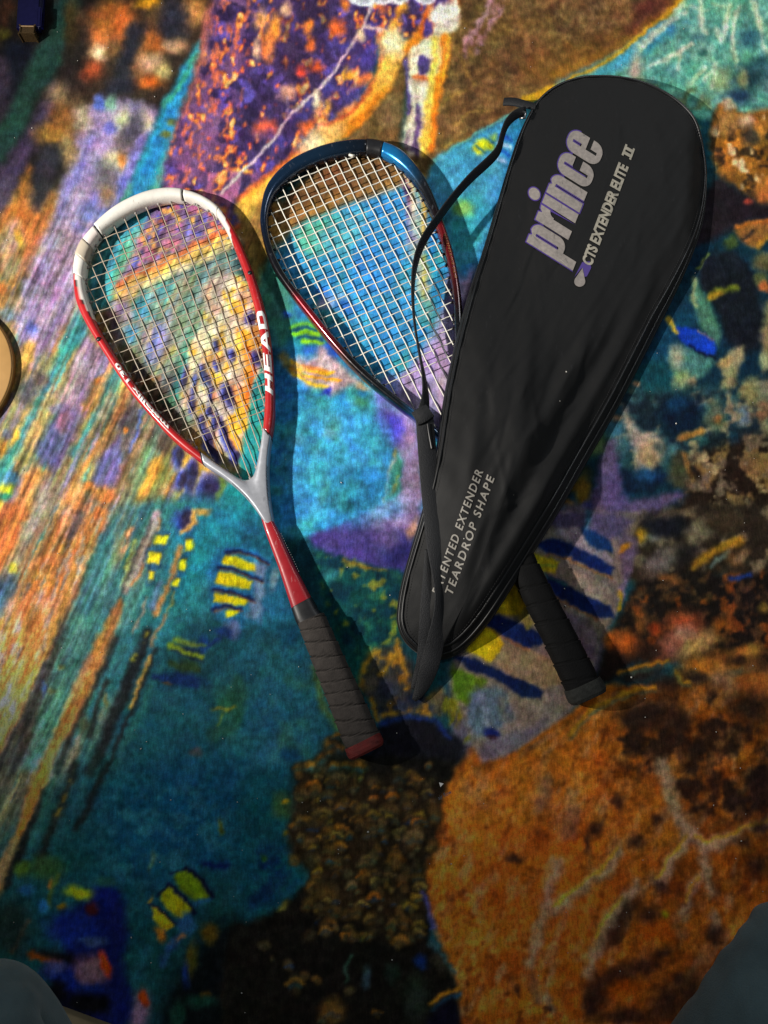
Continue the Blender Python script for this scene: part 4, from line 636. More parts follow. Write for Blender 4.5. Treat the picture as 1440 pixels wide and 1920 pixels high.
# creamy chevrons in the turtle's bands
base(720, 0, 2)
poly([(175, 30), (285, 0), (280, 90), (250, 130), (190, 100)], 'e6dac6', 5); poly([(110, 170), (230, 130), (215, 260), (190, 290), (120, 280), (95, 300), (95, 220)], 'e8d8b8', 6); poly([(128, 215), (150, 205), (185, 240), (160, 280), (125, 285)], '52407a', 3, warp=.5); poly([(150, 80), (170, 75), (185, 130), (150, 135)], '54407c', 3, warp=.5)
line([(115, 290), (200, 300)], 14, 'd86a34', 4); line([(225, 140), (205, 290), (185, 440), (172, 560)], 22, 'f0801c', 5, a=.9); line([(195, 150), (175, 300), (160, 420), (150, 560)], 26, 'f8c84a', 5, a=.85); line([(85, 230), (95, 330), (85, 420)], 14, '5a4a86', 4); line([(125, 400), (120, 480), (105, 560)], 13, '6a4a78', 4); line([(100, 300), (110, 400), (95, 540)], 12, 'ead8c4', 4)
for p in [[(400, 0), (390, 50), (340, 100), (300, 180)], [(420, 20), (400, 90), (350, 150)], [(370, 60), (310, 130), (300, 200)]]: line(p, 15, 'c08a94', 5, a=.65, mask=thr(N10, .35, .6))
line([(1130, -20), (1000, 100), (900, 190), (780, 262), (690, 300)], 13, 'c8941e', 4); line([(1110, -20), (980, 90), (880, 170), (760, 240)], 20, '7a4c26', 9, a=.5)
for p in [[(1140, 40), (1060, 90), (960, 190)], [(1180, 0), (1190, 90), (1220, 130)], [(1250, 100), (1270, 160), (1300, 60)], [(1330, 20), (1310, 150), (1330, 230)], [(1380, 0), (1410, 110)], [(1080, 215), (1160, 165)], [(1010, 240), (1060, 225)], [(1200, 300), (1240, 240), (1230, 330)], [(1120, 190), (1100, 260)]]:
    line(p, 11, 'd0d8b4', 4, a=.75)
base(0, 0, 1)
# blue body of the central water, relief of the sponge, shade of the coral
poly([(540, 760), (700, 760), (745, 830), (725, 900), (770, 960), (700, 985), (600, 985), (560, 960), (535, 860)], '3f9ac8', 18, a=.55); poly([(600, 400), (770, 350), (800, 560), (760, 660), (700, 680), (600, 560)], '3f94d0', 24, a=.5)
# pale lettering of the print at the top edge
for x, y, rx, ry in [(682, -6, 25, 17), (716, -8, 24, 17), (748, -11, 18, 18), (798, -10, 20, 18)]:
    blob(x, y, rx + 2, ry + 2, 'eeeae8', soft=.12, warp=.2); blob(x, y, rx - 4, ry - 4, 'b4b2b2', soft=.15, warp=.3)

# grain of an enlarged photograph: ragged edges, tone and colour noise
def resamp(dx, dy):
    fx = np.clip((GX + dx - CX0) / STEP - .5, 0, GW - 1.01); fy = np.clip((GY + dy - CY0) / STEP - .5, 0, GH - 1.01)
    i0, j0 = fx.astype(np.int32), fy.astype(np.int32); tx, ty = (fx - i0)[..., None], (fy - j0)[..., None]
    return (IMG[j0, i0] * (1 - tx) + IMG[j0, i0 + 1] * tx) * (1 - ty) + (IMG[j0 + 1, i0] * (1 - tx) + IMG[j0 + 1, i0 + 1] * tx) * ty
IMG = resamp((fbm(9, 2, seed=2001) - .5) * 6, (fbm(9, 2, seed=2011) - .5) * 6)
lum = 1 + (fbm(8, 2, seed=2021) - .5) * .46 + (fbm(26, 3, seed=2031) - .5) * .30
strk = sstep(520, 300, GX + (GY - 700) * .35) * sstep(300, 480, GY) * sstep(1700, 1350, GY)
IMG = IMG * (1 - .26 * strk[..., None]) + np.array(hx('8a8062')) * (.26 * strk[..., None])
lum = lum + strk * ((fbm(80, 3, 114, .045, seed=2071) - .5) * .7 + (fbm(110, 4, 114, .06, seed=2041) - .5) * .55 + (fbm(46, 3, 113, .1, seed=2051) - .5) * .45)
water = sstep(470, 540, GX) * sstep(860, 780, GX) * sstep(640, 720, GY) * sstep(1030, 980, GY)
lum = lum + water * (fbm(16, 3, seed=2061) - .5) * .5
IMG = IMG * np.clip(lum, .35, 1.8)[..., None]
for c_ in range(3):
    IMG[..., c_] *= 1 + (fbm(14, 2, seed=2100 + 31 * c_) - .5) * .13 + (fbm(45, 2, seed=2200 + 31 * c_) - .5) * .14 + strk * (fbm(60, 3, 114, .12, seed=2300 + 13 * c_) - .5) * .26
IMG = IMG + ((fbm(12, 2, seed=2401) - .5) * .05)[..., None]
IMG = np.clip(IMG, .008, 1)
# ------------------------------------------------------------------ object and material helpers
COL = SC.collection
def tag(o, label=None, cat=None, kind=None, group=None):
    if label: o['label'] = label
    if cat: o['category'] = cat
    if kind: o['kind'] = kind
    if group: o['group'] = group
    return o
def mesh_obj(name, verts, faces, mat=None, parent=None, smooth=True, cols=None):
    me = bpy.data.meshes.new(name)
    me.from_pydata([tuple(v) for v in verts], [], faces)
    me.update()
    if smooth: me.polygons.foreach_set('use_smooth', [True] * len(me.polygons))
    if cols is not None:
        a = me.color_attributes.new('Col', 'FLOAT_COLOR', 'POINT')
        c = np.ones((len(verts), 4), np.float32); c[:, :3] = cols
        a.data.foreach_set('color', c.ravel())
    o = bpy.data.objects.new(name, me)
    COL.objects.link(o)
    if mat: me.materials.append(mat)
    if parent: o.parent = parent
    return o
def empty(name, loc=(0, 0, 0)):
    o = bpy.data.objects.new(name, None); COL.objects.link(o); o.location = loc
    o.empty_display_size = .02
    return o
def lin(c):
    c = hx(c); return np.where(c <= .04045, c / 12.92, ((c + .055) / 1.055) ** 2.4)
def material(name, col=None, rough=.5, metal=0.0, coat=0.0, attr=False, noise=None, bump=None, spec=.5, sheen=0.0, scuff=None):
    m = bpy.data.materials.new(name); m.use_nodes = True
    nt = m.node_tree; b = nt.nodes['Principled BSDF']
    b.inputs['Roughness'].default_value = rough; b.inputs['Metallic'].default_value = metal
    b.inputs['Coat Weight'].default_value = coat; b.inputs['Coat Roughness'].default_value = .12
    b.inputs['Specular IOR Level'].default_value = spec
    b.inputs['Sheen Weight'].default_value = sheen
    geo = nt.nodes.new('ShaderNodeTexCoord')
    out = None
    if attr:
        at = nt.nodes.new('ShaderNodeAttribute'); at.attribute_name = 'Col'; out = at.outputs['Color']
    elif col is not None:
        rgb = nt.nodes.new('ShaderNodeRGB'); c = lin(col); rgb.outputs[0].default_value = (c[0], c[1], c[2], 1); out = rgb.outputs[0]
    if noise:                       # (scale, amount)
        n = nt.nodes.new('ShaderNodeTexNoise'); n.inputs['Scale'].default_value = noise[0]; n.inputs['Detail'].default_value = 5
        nt.links.new(geo.outputs['Object'], n.inputs['Vector'])
        r = nt.nodes.new('ShaderNodeMapRange'); r.inputs['From Min'].default_value = .3; r.inputs['From Max'].default_value = .7
        r.inputs['To Min'].default_value = 1 - noise[1]; r.inputs['To Max'].default_value = 1 + noise[1]
        nt.links.new(n.outputs['Fac'], r.inputs['Value'])
        vm = nt.nodes.new('ShaderNodeVectorMath'); vm.operation = 'SCALE'
        nt.links.new(out, vm.inputs[0]); nt.links.new(r.outputs[0], vm.inputs['Scale']); out = vm.outputs[0]
        r2 = nt.nodes.new('ShaderNodeMapRange'); r2.inputs['To Min'].default_value = max(0, rough - .1); r2.inputs['To Max'].default_value = min(1, rough + .1)
        nt.links.new(n.outputs['Fac'], r2.inputs['Value']); nt.links.new(r2.outputs[0], b.inputs['Roughness'])
    if scuff:                       # (tone, amount): small rubbed marks and scratches
        mp_ = nt.nodes.new('ShaderNodeMapping'); mp_.inputs['Scale'].default_value = (1, .35, 1); mp_.inputs['Rotation'].default_value = (0, 0, .9)
        nt.links.new(geo.outputs['Object'], mp_.inputs['Vector'])
        n = nt.nodes.new('ShaderNodeTexNoise'); n.inputs['Scale'].default_value = 260; n.inputs['Detail'].default_value = 4; n.inputs['Roughness'].default_value = .65
        nt.links.new(mp_.outputs[0], n.inputs['Vector'])
        r = nt.nodes.new('ShaderNodeMapRange'); r.inputs['From Min'].default_value = .62; r.inputs['From Max'].default_value = .70; r.inputs['To Max'].default_value = scuff[1]
        nt.links.new(n.outputs['Fac'], r.inputs['Value'])
        mx_ = nt.nodes.new('ShaderNodeMix'); mx_.data_type = 'RGBA'; c = lin(scuff[0]); mx_.inputs['B'].default_value = (c[0], c[1], c[2], 1)
        nt.links.new(r.outputs[0], mx_.inputs['Factor']); nt.links.new(out, mx_.inputs['A']); out = mx_.outputs['Result']
    nt.links.new(out, b.inputs['Base Color'])
    if bump:                        # (scale, strength, distance)
        n = nt.nodes.new('ShaderNodeTexNoise'); n.inputs['Scale'].default_value = bump[0]; n.inputs['Detail'].default_value = 4
        nt.links.new(geo.outputs['Object'], n.inputs['Vector'])
        bp = nt.nodes.new('ShaderNodeBump'); bp.inputs['Strength'].default_value = bump[1]; bp.inputs['Distance'].default_value = bump[2]
        nt.links.new(n.outputs['Fac'], bp.inputs['Height']); nt.links.new(bp.outputs['Normal'], b.inputs['Normal'])
    return m

# ------------------------------------------------------------------ carpet
def lamp_share(X, Y):
    """how brightly the lamp, the fill and the ambient light the flat carpet (to turn the seen colours of the print into ink colours)"""
    dx, dy, dz = X - LAMP.x, Y - LAMP.y, -LAMP.z
    r = np.sqrt(dx * dx + dy * dy + dz * dz)
    ax = (AIM - LAMP).normalized()
    ca = (dx * ax.x + dy * ax.y + dz * ax.z) / r
    ch = math.cos(SPOT / 2)
    s = sstep(0, 1, (ca - ch) / (1 - ch))
    e = LAMP_W * (LAMP.z / r) * s / (4 * math.pi ** 2 * r * r)
    r2 = (X - FILL.x) ** 2 + (Y - FILL.y) ** 2 + FILL.z ** 2
    a = FILL_W * FILL.z ** 2 / (math.pi ** 2 * r2 * r2)
    return e[..., None] * np.array(ld.color) + a[..., None] * np.array(cd_.color) + AMB * np.array((0.86, 0.95, 1.0))
CELL = 0.00165
nx, ny = int(1.20 / CELL), int(1.40 / CELL)
gx = (-0.60 + np.arange(nx) * CELL); gy = (-0.40 + np.arange(ny) * CELL)
VX, VY = np.meshgrid(gx, gy)
px, py = toX(VX, VY)
fx = np.clip((px - CX0) / STEP - .5, 0, GW - 1.01); fy = np.clip((py - CY0) / STEP - .5, 0, GH - 1.01)
i0, j0 = fx.astype(int), fy.astype(int); tx, ty = (fx - i0)[..., None], (fy - j0)[..., None]
seen = (IMG[j0, i0] * (1 - tx) + IMG[j0, i0 + 1] * tx) * (1 - ty) + (IMG[j0 + 1, i0] * (1 - tx) + IMG[j0 + 1, i0 + 1] * tx) * ty
seen = np.clip(seen.mean(-1, keepdims=True) + (seen - seen.mean(-1, keepdims=True)) * 0.97, 0, 1)
seen_l = np.where(seen <= .04045, seen / 12.92, ((np.clip(seen, 0, 1) + .055) / 1.055) ** 2.4)
CK = np.array([[1, 1.1, 1.05, 1], [1.2, 1.3, 1.1, .85], [1.4, 1.25, .85, .75], [1.35, .95, .64, .64], [.9, .72, .64, .58], [.7, .62, .55, .55]])   # reading correction; light's bright left and dim lower right go into the ink
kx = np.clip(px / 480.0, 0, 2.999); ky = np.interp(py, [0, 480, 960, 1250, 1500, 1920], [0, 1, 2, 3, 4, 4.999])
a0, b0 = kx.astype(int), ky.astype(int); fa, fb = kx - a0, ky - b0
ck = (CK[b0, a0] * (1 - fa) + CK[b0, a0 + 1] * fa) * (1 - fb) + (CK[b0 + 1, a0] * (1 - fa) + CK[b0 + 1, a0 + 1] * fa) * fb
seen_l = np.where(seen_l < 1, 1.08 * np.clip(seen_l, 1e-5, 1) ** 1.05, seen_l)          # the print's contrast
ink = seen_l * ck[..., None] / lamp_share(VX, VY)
print('ink clipped', float((ink.max(-1) > .95).mean()))
ink = np.clip(ink, .004, .95)
wz = 0.0006 * (np.sin(VX * 21 + 1.3 * np.sin(VY * 9)) + np.sin(VY * 17 + VX * 5)) * .5
e0, e1 = P(110, 1884), P(204, 1918)
en = Vector((-(e1.y - e0.y), e1.x - e0.x)).normalized()
side = (VX - e0.x) * en.x + (VY - e0.y) * en.y
keep = side > -CELL * .5
side_c = np.where(keep & (side < CELL), 1, 0)
idx = -np.ones(VX.shape, np.int64); idx[keep] = np.arange(keep.sum())
# snap the border row onto the straight cut edge
near = keep & (side < CELL * .9)
VX2 = np.where(near, VX - side * en.x, VX); VY2 = np.where(near, VY - side * en.y, VY)
q = keep[:-1, :-1] & keep[1:, :-1] & keep[:-1, 1:] & keep[1:, 1:]
F = np.stack([idx[:-1, :-1][q], idx[:-1, 1:][q], idx[1:, 1:][q], idx[1:, :-1][q]], 1)
me = bpy.data.meshes.new('carpet')
nv, nf = int(keep.sum()), len(F)
me.vertices.add(nv); me.loops.add(nf * 4); me.polygons.add(nf)
co = np.stack([VX2[keep], VY2[keep], wz[keep]], 1).astype(np.float32)
me.vertices.foreach_set('co', co.ravel())
me.loops.foreach_set('vertex_index', F.astype(np.int32).ravel())
me.polygons.foreach_set('loop_start', np.arange(0, nf * 4, 4, dtype=np.int32))
me.polygons.foreach_set('use_smooth', np.ones(nf, bool))
me.update(calc_edges=True)
ca_ = me.color_attributes.new('Col', 'FLOAT_COLOR', 'POINT')
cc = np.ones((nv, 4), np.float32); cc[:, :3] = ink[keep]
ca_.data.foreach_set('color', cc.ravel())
carpet = bpy.data.objects.new('carpet', me); COL.objects.link(carpet)
tag(carpet, 'velour carpet printed with a coral reef, turtle and striped fish', None, 'structure')

cm = bpy.data.materials.new('printed_velour'); cm.use_nodes = True
nt = cm.node_tree; bs = nt.nodes['Principled BSDF']
bs.inputs['Roughness'].default_value = .85; bs.inputs['Specular IOR Level'].default_value = .1
at = nt.nodes.new('ShaderNodeAttribute'); at.attribute_name = 'Col'
tc = nt.nodes.new('ShaderNodeTexCoord')
def node(t, **kw):
    n = nt.nodes.new(t)
    for k, v in kw.items(): n.inputs[k].default_value = v
    return n
def maprange(src, a, b, c, d):
    r = node('ShaderNodeMapRange', **{'From Min': a, 'From Max': b, 'To Min': c, 'To Max': d}); nt.links.new(src, r.inputs['Value']); return r.outputs[0]
def mul(a, b):
    m = nt.nodes.new('ShaderNodeMath'); m.operation = 'MULTIPLY'; nt.links.new(a, m.inputs[0]); nt.links.new(b, m.inputs[1]); return m.outputs[0]
fib = node('ShaderNodeTexNoise', Scale=620.0, Detail=3.0, Roughness=.7); nt.links.new(tc.outputs['Object'], fib.inputs['Vector'])
mp = node('ShaderNodeMapping', Rotation=(0, 0, .55), Scale=(1.0, .22, 1)); nt.links.new(tc.outputs['Object'], mp.inputs['Vector'])
lay = node('ShaderNodeTexNoise', Scale=420.0, Detail=3.0, Roughness=.65); nt.links.new(mp.outputs[0], lay.inputs['Vector'])
pat = node('ShaderNodeTexNoise', Scale=70.0, Detail=2.0, Roughness=.6); nt.links.new(tc.outputs['Object'], pat.inputs['Vector'])
f1 = maprange(fib.outputs['Fac'], .3, .7, .76, 1.24); f2 = maprange(lay.outputs['Fac'], .3, .7, .76, 1.24); f3 = maprange(pat.outputs['Fac'], .3, .7, .94, 1.06)
tot = mul(mul(f1, f2), f3)
cn = node('ShaderNodeTexNoise', Scale=330.0, Detail=3.0, Roughness=.7); nt.links.new(tc.outputs['Object'], cn.inputs['Vector'])
cmul = nt.nodes.new('ShaderNodeVectorMath'); cmul.operation = 'MULTIPLY_ADD'; cmul.inputs[1].default_value = (.4, .4, .4); cmul.inputs[2].default_value = (.8, .8, .8)
nt.links.new(cn.outputs['Color'], cmul.inputs[0])
cm2 = nt.nodes.new('ShaderNodeVectorMath'); cm2.operation = 'MULTIPLY'; nt.links.new(at.outputs['Color'], cm2.inputs[0]); nt.links.new(cmul.outputs[0], cm2.inputs[1])
sc_ = nt.nodes.new('ShaderNodeVectorMath'); sc_.operation = 'SCALE'
nt.links.new(cm2.outputs[0], sc_.inputs[0]); nt.links.new(tot, sc_.inputs['Scale'])
# pale fuzz and painted sparkle of the pile, brightened in the colour
vor = node('ShaderNodeTexNoise', Scale=900.0, Detail=2.0, Roughness=.8, Distortion=1.5); nt.links.new(mp.outputs[0], vor.inputs['Vector'])
fz = maprange(vor.outputs['Fac'], .62, .76, 0.0, .24)
mx = nt.nodes.new('ShaderNodeMix'); mx.data_type = 'RGBA'
nt.links.new(fz, mx.inputs['Factor']); nt.links.new(sc_.outputs[0], mx.inputs['A']); br_ = nt.nodes.new('ShaderNodeVectorMath'); br_.operation = 'MULTIPLY_ADD'; br_.inputs[1].default_value = (2.2, 2.1, 2.0); br_.inputs[2].default_value = (.03, .028, .025); nt.links.new(sc_.outputs[0], br_.inputs[0]); nt.links.new(br_.outputs[0], mx.inputs['B'])
nt.links.new(mx.outputs['Result'], bs.inputs['Base Color'])
bmp = node('ShaderNodeBump', Strength=.55, Distance=.0007); nt.links.new(lay.outputs['Fac'], bmp.inputs['Height'])
bmp2 = node('ShaderNodeBump', Strength=.15, Distance=.003); nt.links.new(pat.outputs['Fac'], bmp2.inputs['Height']); nt.links.new(bmp.outputs['Normal'], bmp2.inputs['Normal'])
# creases of the crushed pile
wn = node('ShaderNodeTexNoise', Scale=45.0, Detail=2.0); nt.links.new(tc.outputs['Object'], wn.inputs['Vector'])
wa = nt.nodes.new('ShaderNodeVectorMath'); wa.operation = 'MULTIPLY_ADD'; wa.inputs[1].default_value = (.012, .012, 0); nt.links.new(wn.outputs['Color'], wa.inputs[0]); nt.links.new(tc.outputs['Object'], wa.inputs[2])
cr = nt.nodes.new('ShaderNodeTexVoronoi'); cr.feature = 'DISTANCE_TO_EDGE'; cr.inputs['Scale'].default_value = 85.0; nt.links.new(wa.outputs[0], cr.inputs['Vector'])
crv = maprange(cr.outputs['Distance'], 0.0, .09, 0.0, 1.0)
bmp3 = node('ShaderNodeBump', Strength=.11, Distance=.0012); nt.links.new(crv, bmp3.inputs['Height']); nt.links.new(bmp2.outputs['Normal'], bmp3.inputs['Normal'])
nt.links.new(bmp3.outputs['Normal'], bs.inputs['Normal'])
me.materials.append(cm)

fm = material('bare_floor', 'b8a27c', .6, noise=(40, .18), bump=(200, .3, .0006))
fl = mesh_obj('floor', [(-1.5, -1.5, -.006), (1.5, -1.5, -.006), (1.5, 1.9, -.006), (-1.5, 1.9, -.006)], [(0, 1, 2, 3)], fm, smooth=False)
tag(fl, 'pale floor showing past the carpet edge', None, 'structure')
# ------------------------------------------------------------------ shapes
def loft(sections, closed=False, caps=True):
    n = len(sections[0]); V = [v for s in sections for v in s]; F = []
    m = len(sections)
    for i in range(m if closed else m - 1):
        a, b = i * n, ((i + 1) % m) * n
        for k in range(n):
            F.append((a + k, a + (k + 1) % n, b + (k + 1) % n, b + k))
    if caps and not closed:
        F.append(tuple(range(n))[::-1]); F.append(tuple((m - 1) * n + k for k in range(n)))
    return V, F
def tube(path, r, n=8, caps=True):
    path = [Vector(p) for p in path]; secs = []
    for i, p in enumerate(path):
        t = (path[min(i + 1, len(path) - 1)] - path[max(i - 1, 0)]).normalized()
        up = Vector((0, 0, 1)) if abs(t.z) < .9 else Vector((1, 0, 0))
        s = t.cross(up).normalized(); u = s.cross(t)
        rr_ = r[i] if isinstance(r, (list, tuple)) else r
        secs.append([p + (s * math.cos(a) + u * math.sin(a)) * rr_ for a in [2 * math.pi * k / n for k in range(n)]])
    return loft(secs, caps=caps)
def resample(pts, n, closed=False):
    p = np.array(pts, float)
    if closed: p = np.vstack([p, p[:1]])
    d = np.r_[0, np.cumsum(np.linalg.norm(np.diff(p, axis=0), axis=1))]
    t = np.linspace(0, d[-1], n, endpoint=not closed)
    return np.stack([np.interp(t, d, p[:, k]) for k in range(p.shape[1])], 1)
def smooth_open(p, it=2):
    p = np.array(p, float)
    for _ in range(it):
        q = [p[0]]
        for a, b in zip(p[:-1], p[1:]): q += [a * .75 + b * .25, a * .25 + b * .75]
        q.append(p[-1]); p = np.array(q)
    return p
def W(pts, z): return np.array([P(x, y, z)[:2] for x, y in pts])
def superpt(a, n=2.6):
    c, s = math.cos(a), math.sin(a)
    return math.copysign(abs(c) ** (2 / n), c), math.copysign(abs(s) ** (2 / n), s)

class Ring:
    """the head of a racket between its outer and inner outline"""
    def __init__(self, outer, inner, centre, n=420, z=.012, hz=.010):
        self.z, self.hz = z, hz
        O = W(smooth_loop(outer, 2), z); I = W(smooth_loop(inner, 2), z); self.c = np.array(P(*centre, z)[:2])
        self.O = resample(O, n, True)
        ai = np.arctan2(I[:, 1] - self.c[1], I[:, 0] - self.c[0]); ri = np.hypot(*(I - self.c).T)
        k = np.argsort(ai); ai, ri = ai[k], ri[k]
        ao = np.arctan2(self.O[:, 1] - self.c[1], self.O[:, 0] - self.c[0])
        r = np.interp(ao, np.r_[ai - 2 * np.pi, ai, ai + 2 * np.pi], np.r_[ri, ri, ri])
        self.I = self.c + np.stack([np.cos(ao), np.sin(ao)], 1) * r[:, None]
        self.inner = I; self.n = n
        self.px = np.stack(toX(self.O[:, 0], self.O[:, 1], z), 1)
    def near(self, x, y): return int(np.argmin(np.hypot(self.px[:, 0] - x, self.px[:, 1] - y)))
    def section(self, k, m=18, grow=0.0, power=2.6):
        o, i = self.O[k % self.n], self.I[k % self.n]; c = (o + i) / 2; h = (o - i) / 2
        L = np.linalg.norm(h); h = h * (1 + grow / L); s = []
        for q in range(m):
            u, w = superpt(2 * math.pi * q / m, power)
            p = c + h * u
            s.append(Vector((p[0], p[1], self.z + w * (self.hz + grow))))
        return s
    def span(self, a, b):
        a, b = self.near(*a), self.near(*b)
        if b < a: b += self.n
        return list(range(a, b + 1))
def inside_clip(a, b, poly_, n=1200):
    """the stretch of the line a-b that lies inside the polygon"""
    t = np.linspace(0, 1, n); X = a[0] + (b[0] - a[0]) * t; Y = a[1] + (b[1] - a[1]) * t
    ins = sdpoly(X.astype(np.float32), Y.astype(np.float32), [tuple(p) for p in poly_]) < 0
    if not ins.any(): return None
    w = np.where(ins)[0]
    return np.array([X[w[0]], Y[w[0]]]), np.array([X[w[-1]], Y[w[-1]]])
def make_strings(root, ring, top, butt, mat_, sm, sc_, fan, r, z, knot_mat, skip_m=0.0, off=0.0):
    ax = np.array(butt) - np.array(top); ax /= np.linalg.norm(ax); nx_ = np.array([-ax[1], ax[0]])
    c = ring.c
    poly_ = ring.inner
    def wav(p, q, cross, phase):
        L = np.linalg.norm(q - p); n = max(3, int(L / .0035)); out = []
        for i in range(n + 1):
            x = p + (q - p) * i / n
            s_ = (x - c) @ (ax if not cross else nx_)
            zz = .0007 * math.cos(math.pi * s_ / (sc_ if not cross else sm) + phase)
            out.append((x[0], x[1], z + zz))
        return out
    GV, GF = [], []
    def grommet(p, e):
        for q_, r_ in ((p - e * .0002, .0016),):
            V_, F_ = tube([(*(q_ - e * .0006), z), (*(q_ + e * .0026), z)], r_, 7); b0 = len(GV); GV.extend(V_); GF.extend(tuple(i + b0 for i in f) for f in F_)
    for k in range(-12, 13):
        o = c + nx_ * (k + .5) * sm; d = ax - nx_ * fan * (k + .5)
        s = inside_clip(o - d * .3, o + d * .4, poly_)
        if s is None or np.linalg.norm(s[0] - s[1]) < .05: continue
        e = (s[1] - s[0]) / np.linalg.norm(s[1] - s[0])
        grommet(s[0], e); grommet(s[1], -e)
        mesh_obj('string', *tube(wav(s[0] - e * .004, s[1] + e * .004, False, math.pi * (k % 2)), r, 6), mat_, root)
    for k in range(-16, 20):
        o = c + ax * (k * sc_ + off)
        s = inside_clip(o - nx_ * .3, o + nx_ * .3, poly_)
        if s is None or np.linalg.norm(s[0] - s[1]) < .085: continue
        e = (s[1] - s[0]) / np.linalg.norm(s[1] - s[0])
        grommet(s[0], e); grommet(s[1], -e)
        mesh_obj('string', *tube(wav(s[0] - e * .004, s[1] + e * .004, True, math.pi * ((k + 1) % 2) + math.pi), r, 6), mat_, root)
    tag(mesh_obj('grommet_strip', GV, GF, knot_mat, root), kind='stuff')
def bar(stations, m=22, power=3.0, wrap=None):
    """a handle lofted along its axis; stations: (px x, px y, width m, height m, z centre)"""
    pts = []
    for x, y, w, h, zc in stations:
        p = P(x, y, zc); pts.append((p.x, p.y, p.z, w, h))
    st = resample(pts, 260 if wrap else 30)
    d = np.r_[0, np.cumsum(np.linalg.norm(np.diff(st[:, :2], axis=0), axis=1))]
    ax = (st[-1, :2] - st[0, :2]); ax /= np.linalg.norm(ax); nx_ = np.array([ax[1], -ax[0]])
    secs, tone = [], []
    for i, s in enumerate(st):
        sec = []
        for q in range(m):
            u, w = superpt(2 * math.pi * q / m, power)
            g = 1.0
            if wrap:
                pitch, amp, slant, sd = wrap
                ph = (d[i] + slant * u * s[3] + .002 * math.sin(d[i] * 90 + sd)) / pitch
                f = ph - math.floor(ph)
                g = 1 + amp * ((1 - f) * .6 + (.55 if f < .10 else 0) - (.9 if f > .93 else 0)) + .008 * math.sin(ph * 7.3 + u * 2)
            tone.append(1.0 if not wrap else (.38 if f > .93 or f < .03 else (1.22 if f < .16 else 1.02 - .1 * f)))
            p = s[:2] + nx_ * u * s[3] / 2 * g
            sec.append(Vector((p[0], p[1], s[2] + w * s[4] / 2 * g)))
        secs.append(sec)
    bar.tone = np.array(tone, np.float32)[:, None]
    return loft(secs)

# lettering ---------------------------------------------------------------
def glyph_mesh(loops, grow=0.0):
    """flat letters from closed loops (holes by even-odd fill)"""
    cu = bpy.data.curves.new('letters', 'CURVE'); cu.dimensions = '2D'; cu.fill_mode = 'BOTH'; cu.offset = grow
    for lp in loops:
        sp = cu.splines.new('POLY'); sp.points.add(len(lp) - 1); sp.use_cyclic_u = True
        for p, (x, y) in zip(sp.points, lp): p.co = (x, y, 0, 1)
    return curve_mesh(cu)
def text_mesh(txt, bold=0.02, spacing=1.0):
    cu = bpy.data.curves.new('letters', 'FONT'); cu.body = txt; cu.size = 1.0; cu.offset = bold; cu.space_character = spacing; cu.resolution_u = 4
    return curve_mesh(cu)
def curve_mesh(cu):
    o = bpy.data.objects.new('letters', cu); COL.objects.link(o)
    dg = bpy.context.evaluated_depsgraph_get()
    m = bpy.data.meshes.new_from_object(o.evaluated_get(dg))
    bpy.data.objects.remove(o)
    bm = bmesh.new(); bm.from_mesh(m); bpy.data.meshes.remove(m)
    bmesh.ops.remove_doubles(bm, verts=bm.verts, dist=1e-5)
    bmesh.ops.triangulate(bm, faces=bm.faces)
    for _ in range(3):
        lg = [e for e in bm.edges if e.calc_length() > .22]
        if not lg: break
        bmesh.ops.subdivide_edges(bm, edges=lg, cuts=1); bmesh.ops.triangulate(bm, faces=bm.faces)
    V = [tuple(v.co) for v in bm.verts]; F = [tuple(v.index for v in f.verts) for f in bm.faces]
    bm.free()
    return np.array(V), F
def fit01(V):
    """to u in 0..1 along the line"""
    lo_, hi_ = V[:, 0].min(), V[:, 0].max()
    return (V[:, 0] - lo_) / (hi_ - lo_), V[:, 1]
def decal(name, V, F, mapper, mat, parent):
    pts = [mapper(*uv) for uv in V[:, :2]]
    o = mesh_obj(name, pts, F, mat, parent, smooth=False)
    m = o.data
    if len(m.polygons) and sum(p.normal.z * p.area for p in m.polygons) < 0: m.flip_normals()
    return o

# ------------------------------------------------------------------ first racket: red, white and silver
M_RED = material('red_lacquer', attr=True, rough=.34, coat=.35, noise=(60, .08), scuff=('d8a8a4', .35))
M_WHITE = material('white_plastic', attr=True, rough=.42, noise=(90, .08), bump=(350, .2, .0005), scuff=('8a7a6a', .5))
M_SILVER = material('silver_lacquer', 'aeb0b8', .33, metal=.35, coat=.25, noise=(220, .06), scuff=('6a6a70', .3))
M_REDSHAFT = material('red_shaft_lacquer', 'a01420', .38, coat=.3, noise=(80, .1), bump=(500, .15, .0003), scuff=('d09a98', .3))
M_BLACK = material('black_plastic', '17171a', .45, noise=(120, .2))
M_GREYP = material('grey_plastic', '8a8480', .5)
M_GRIP = material('charcoal_grip_tape', attr=True, rough=.9, noise=(160, .22), bump=(700, .6, .0008), spec=.2)
M_BUTT = material('red_butt_tape', '641814', .75, noise=(120, .3), bump=(300, .5, .001))
M_STR1 = material('tan_gut', 'a89a88', .45, spec=.5)
M_INKW = material('white_ink', 'f2efec', .45)
M_INKG = material('grey_ink', '5a5c66', .45)

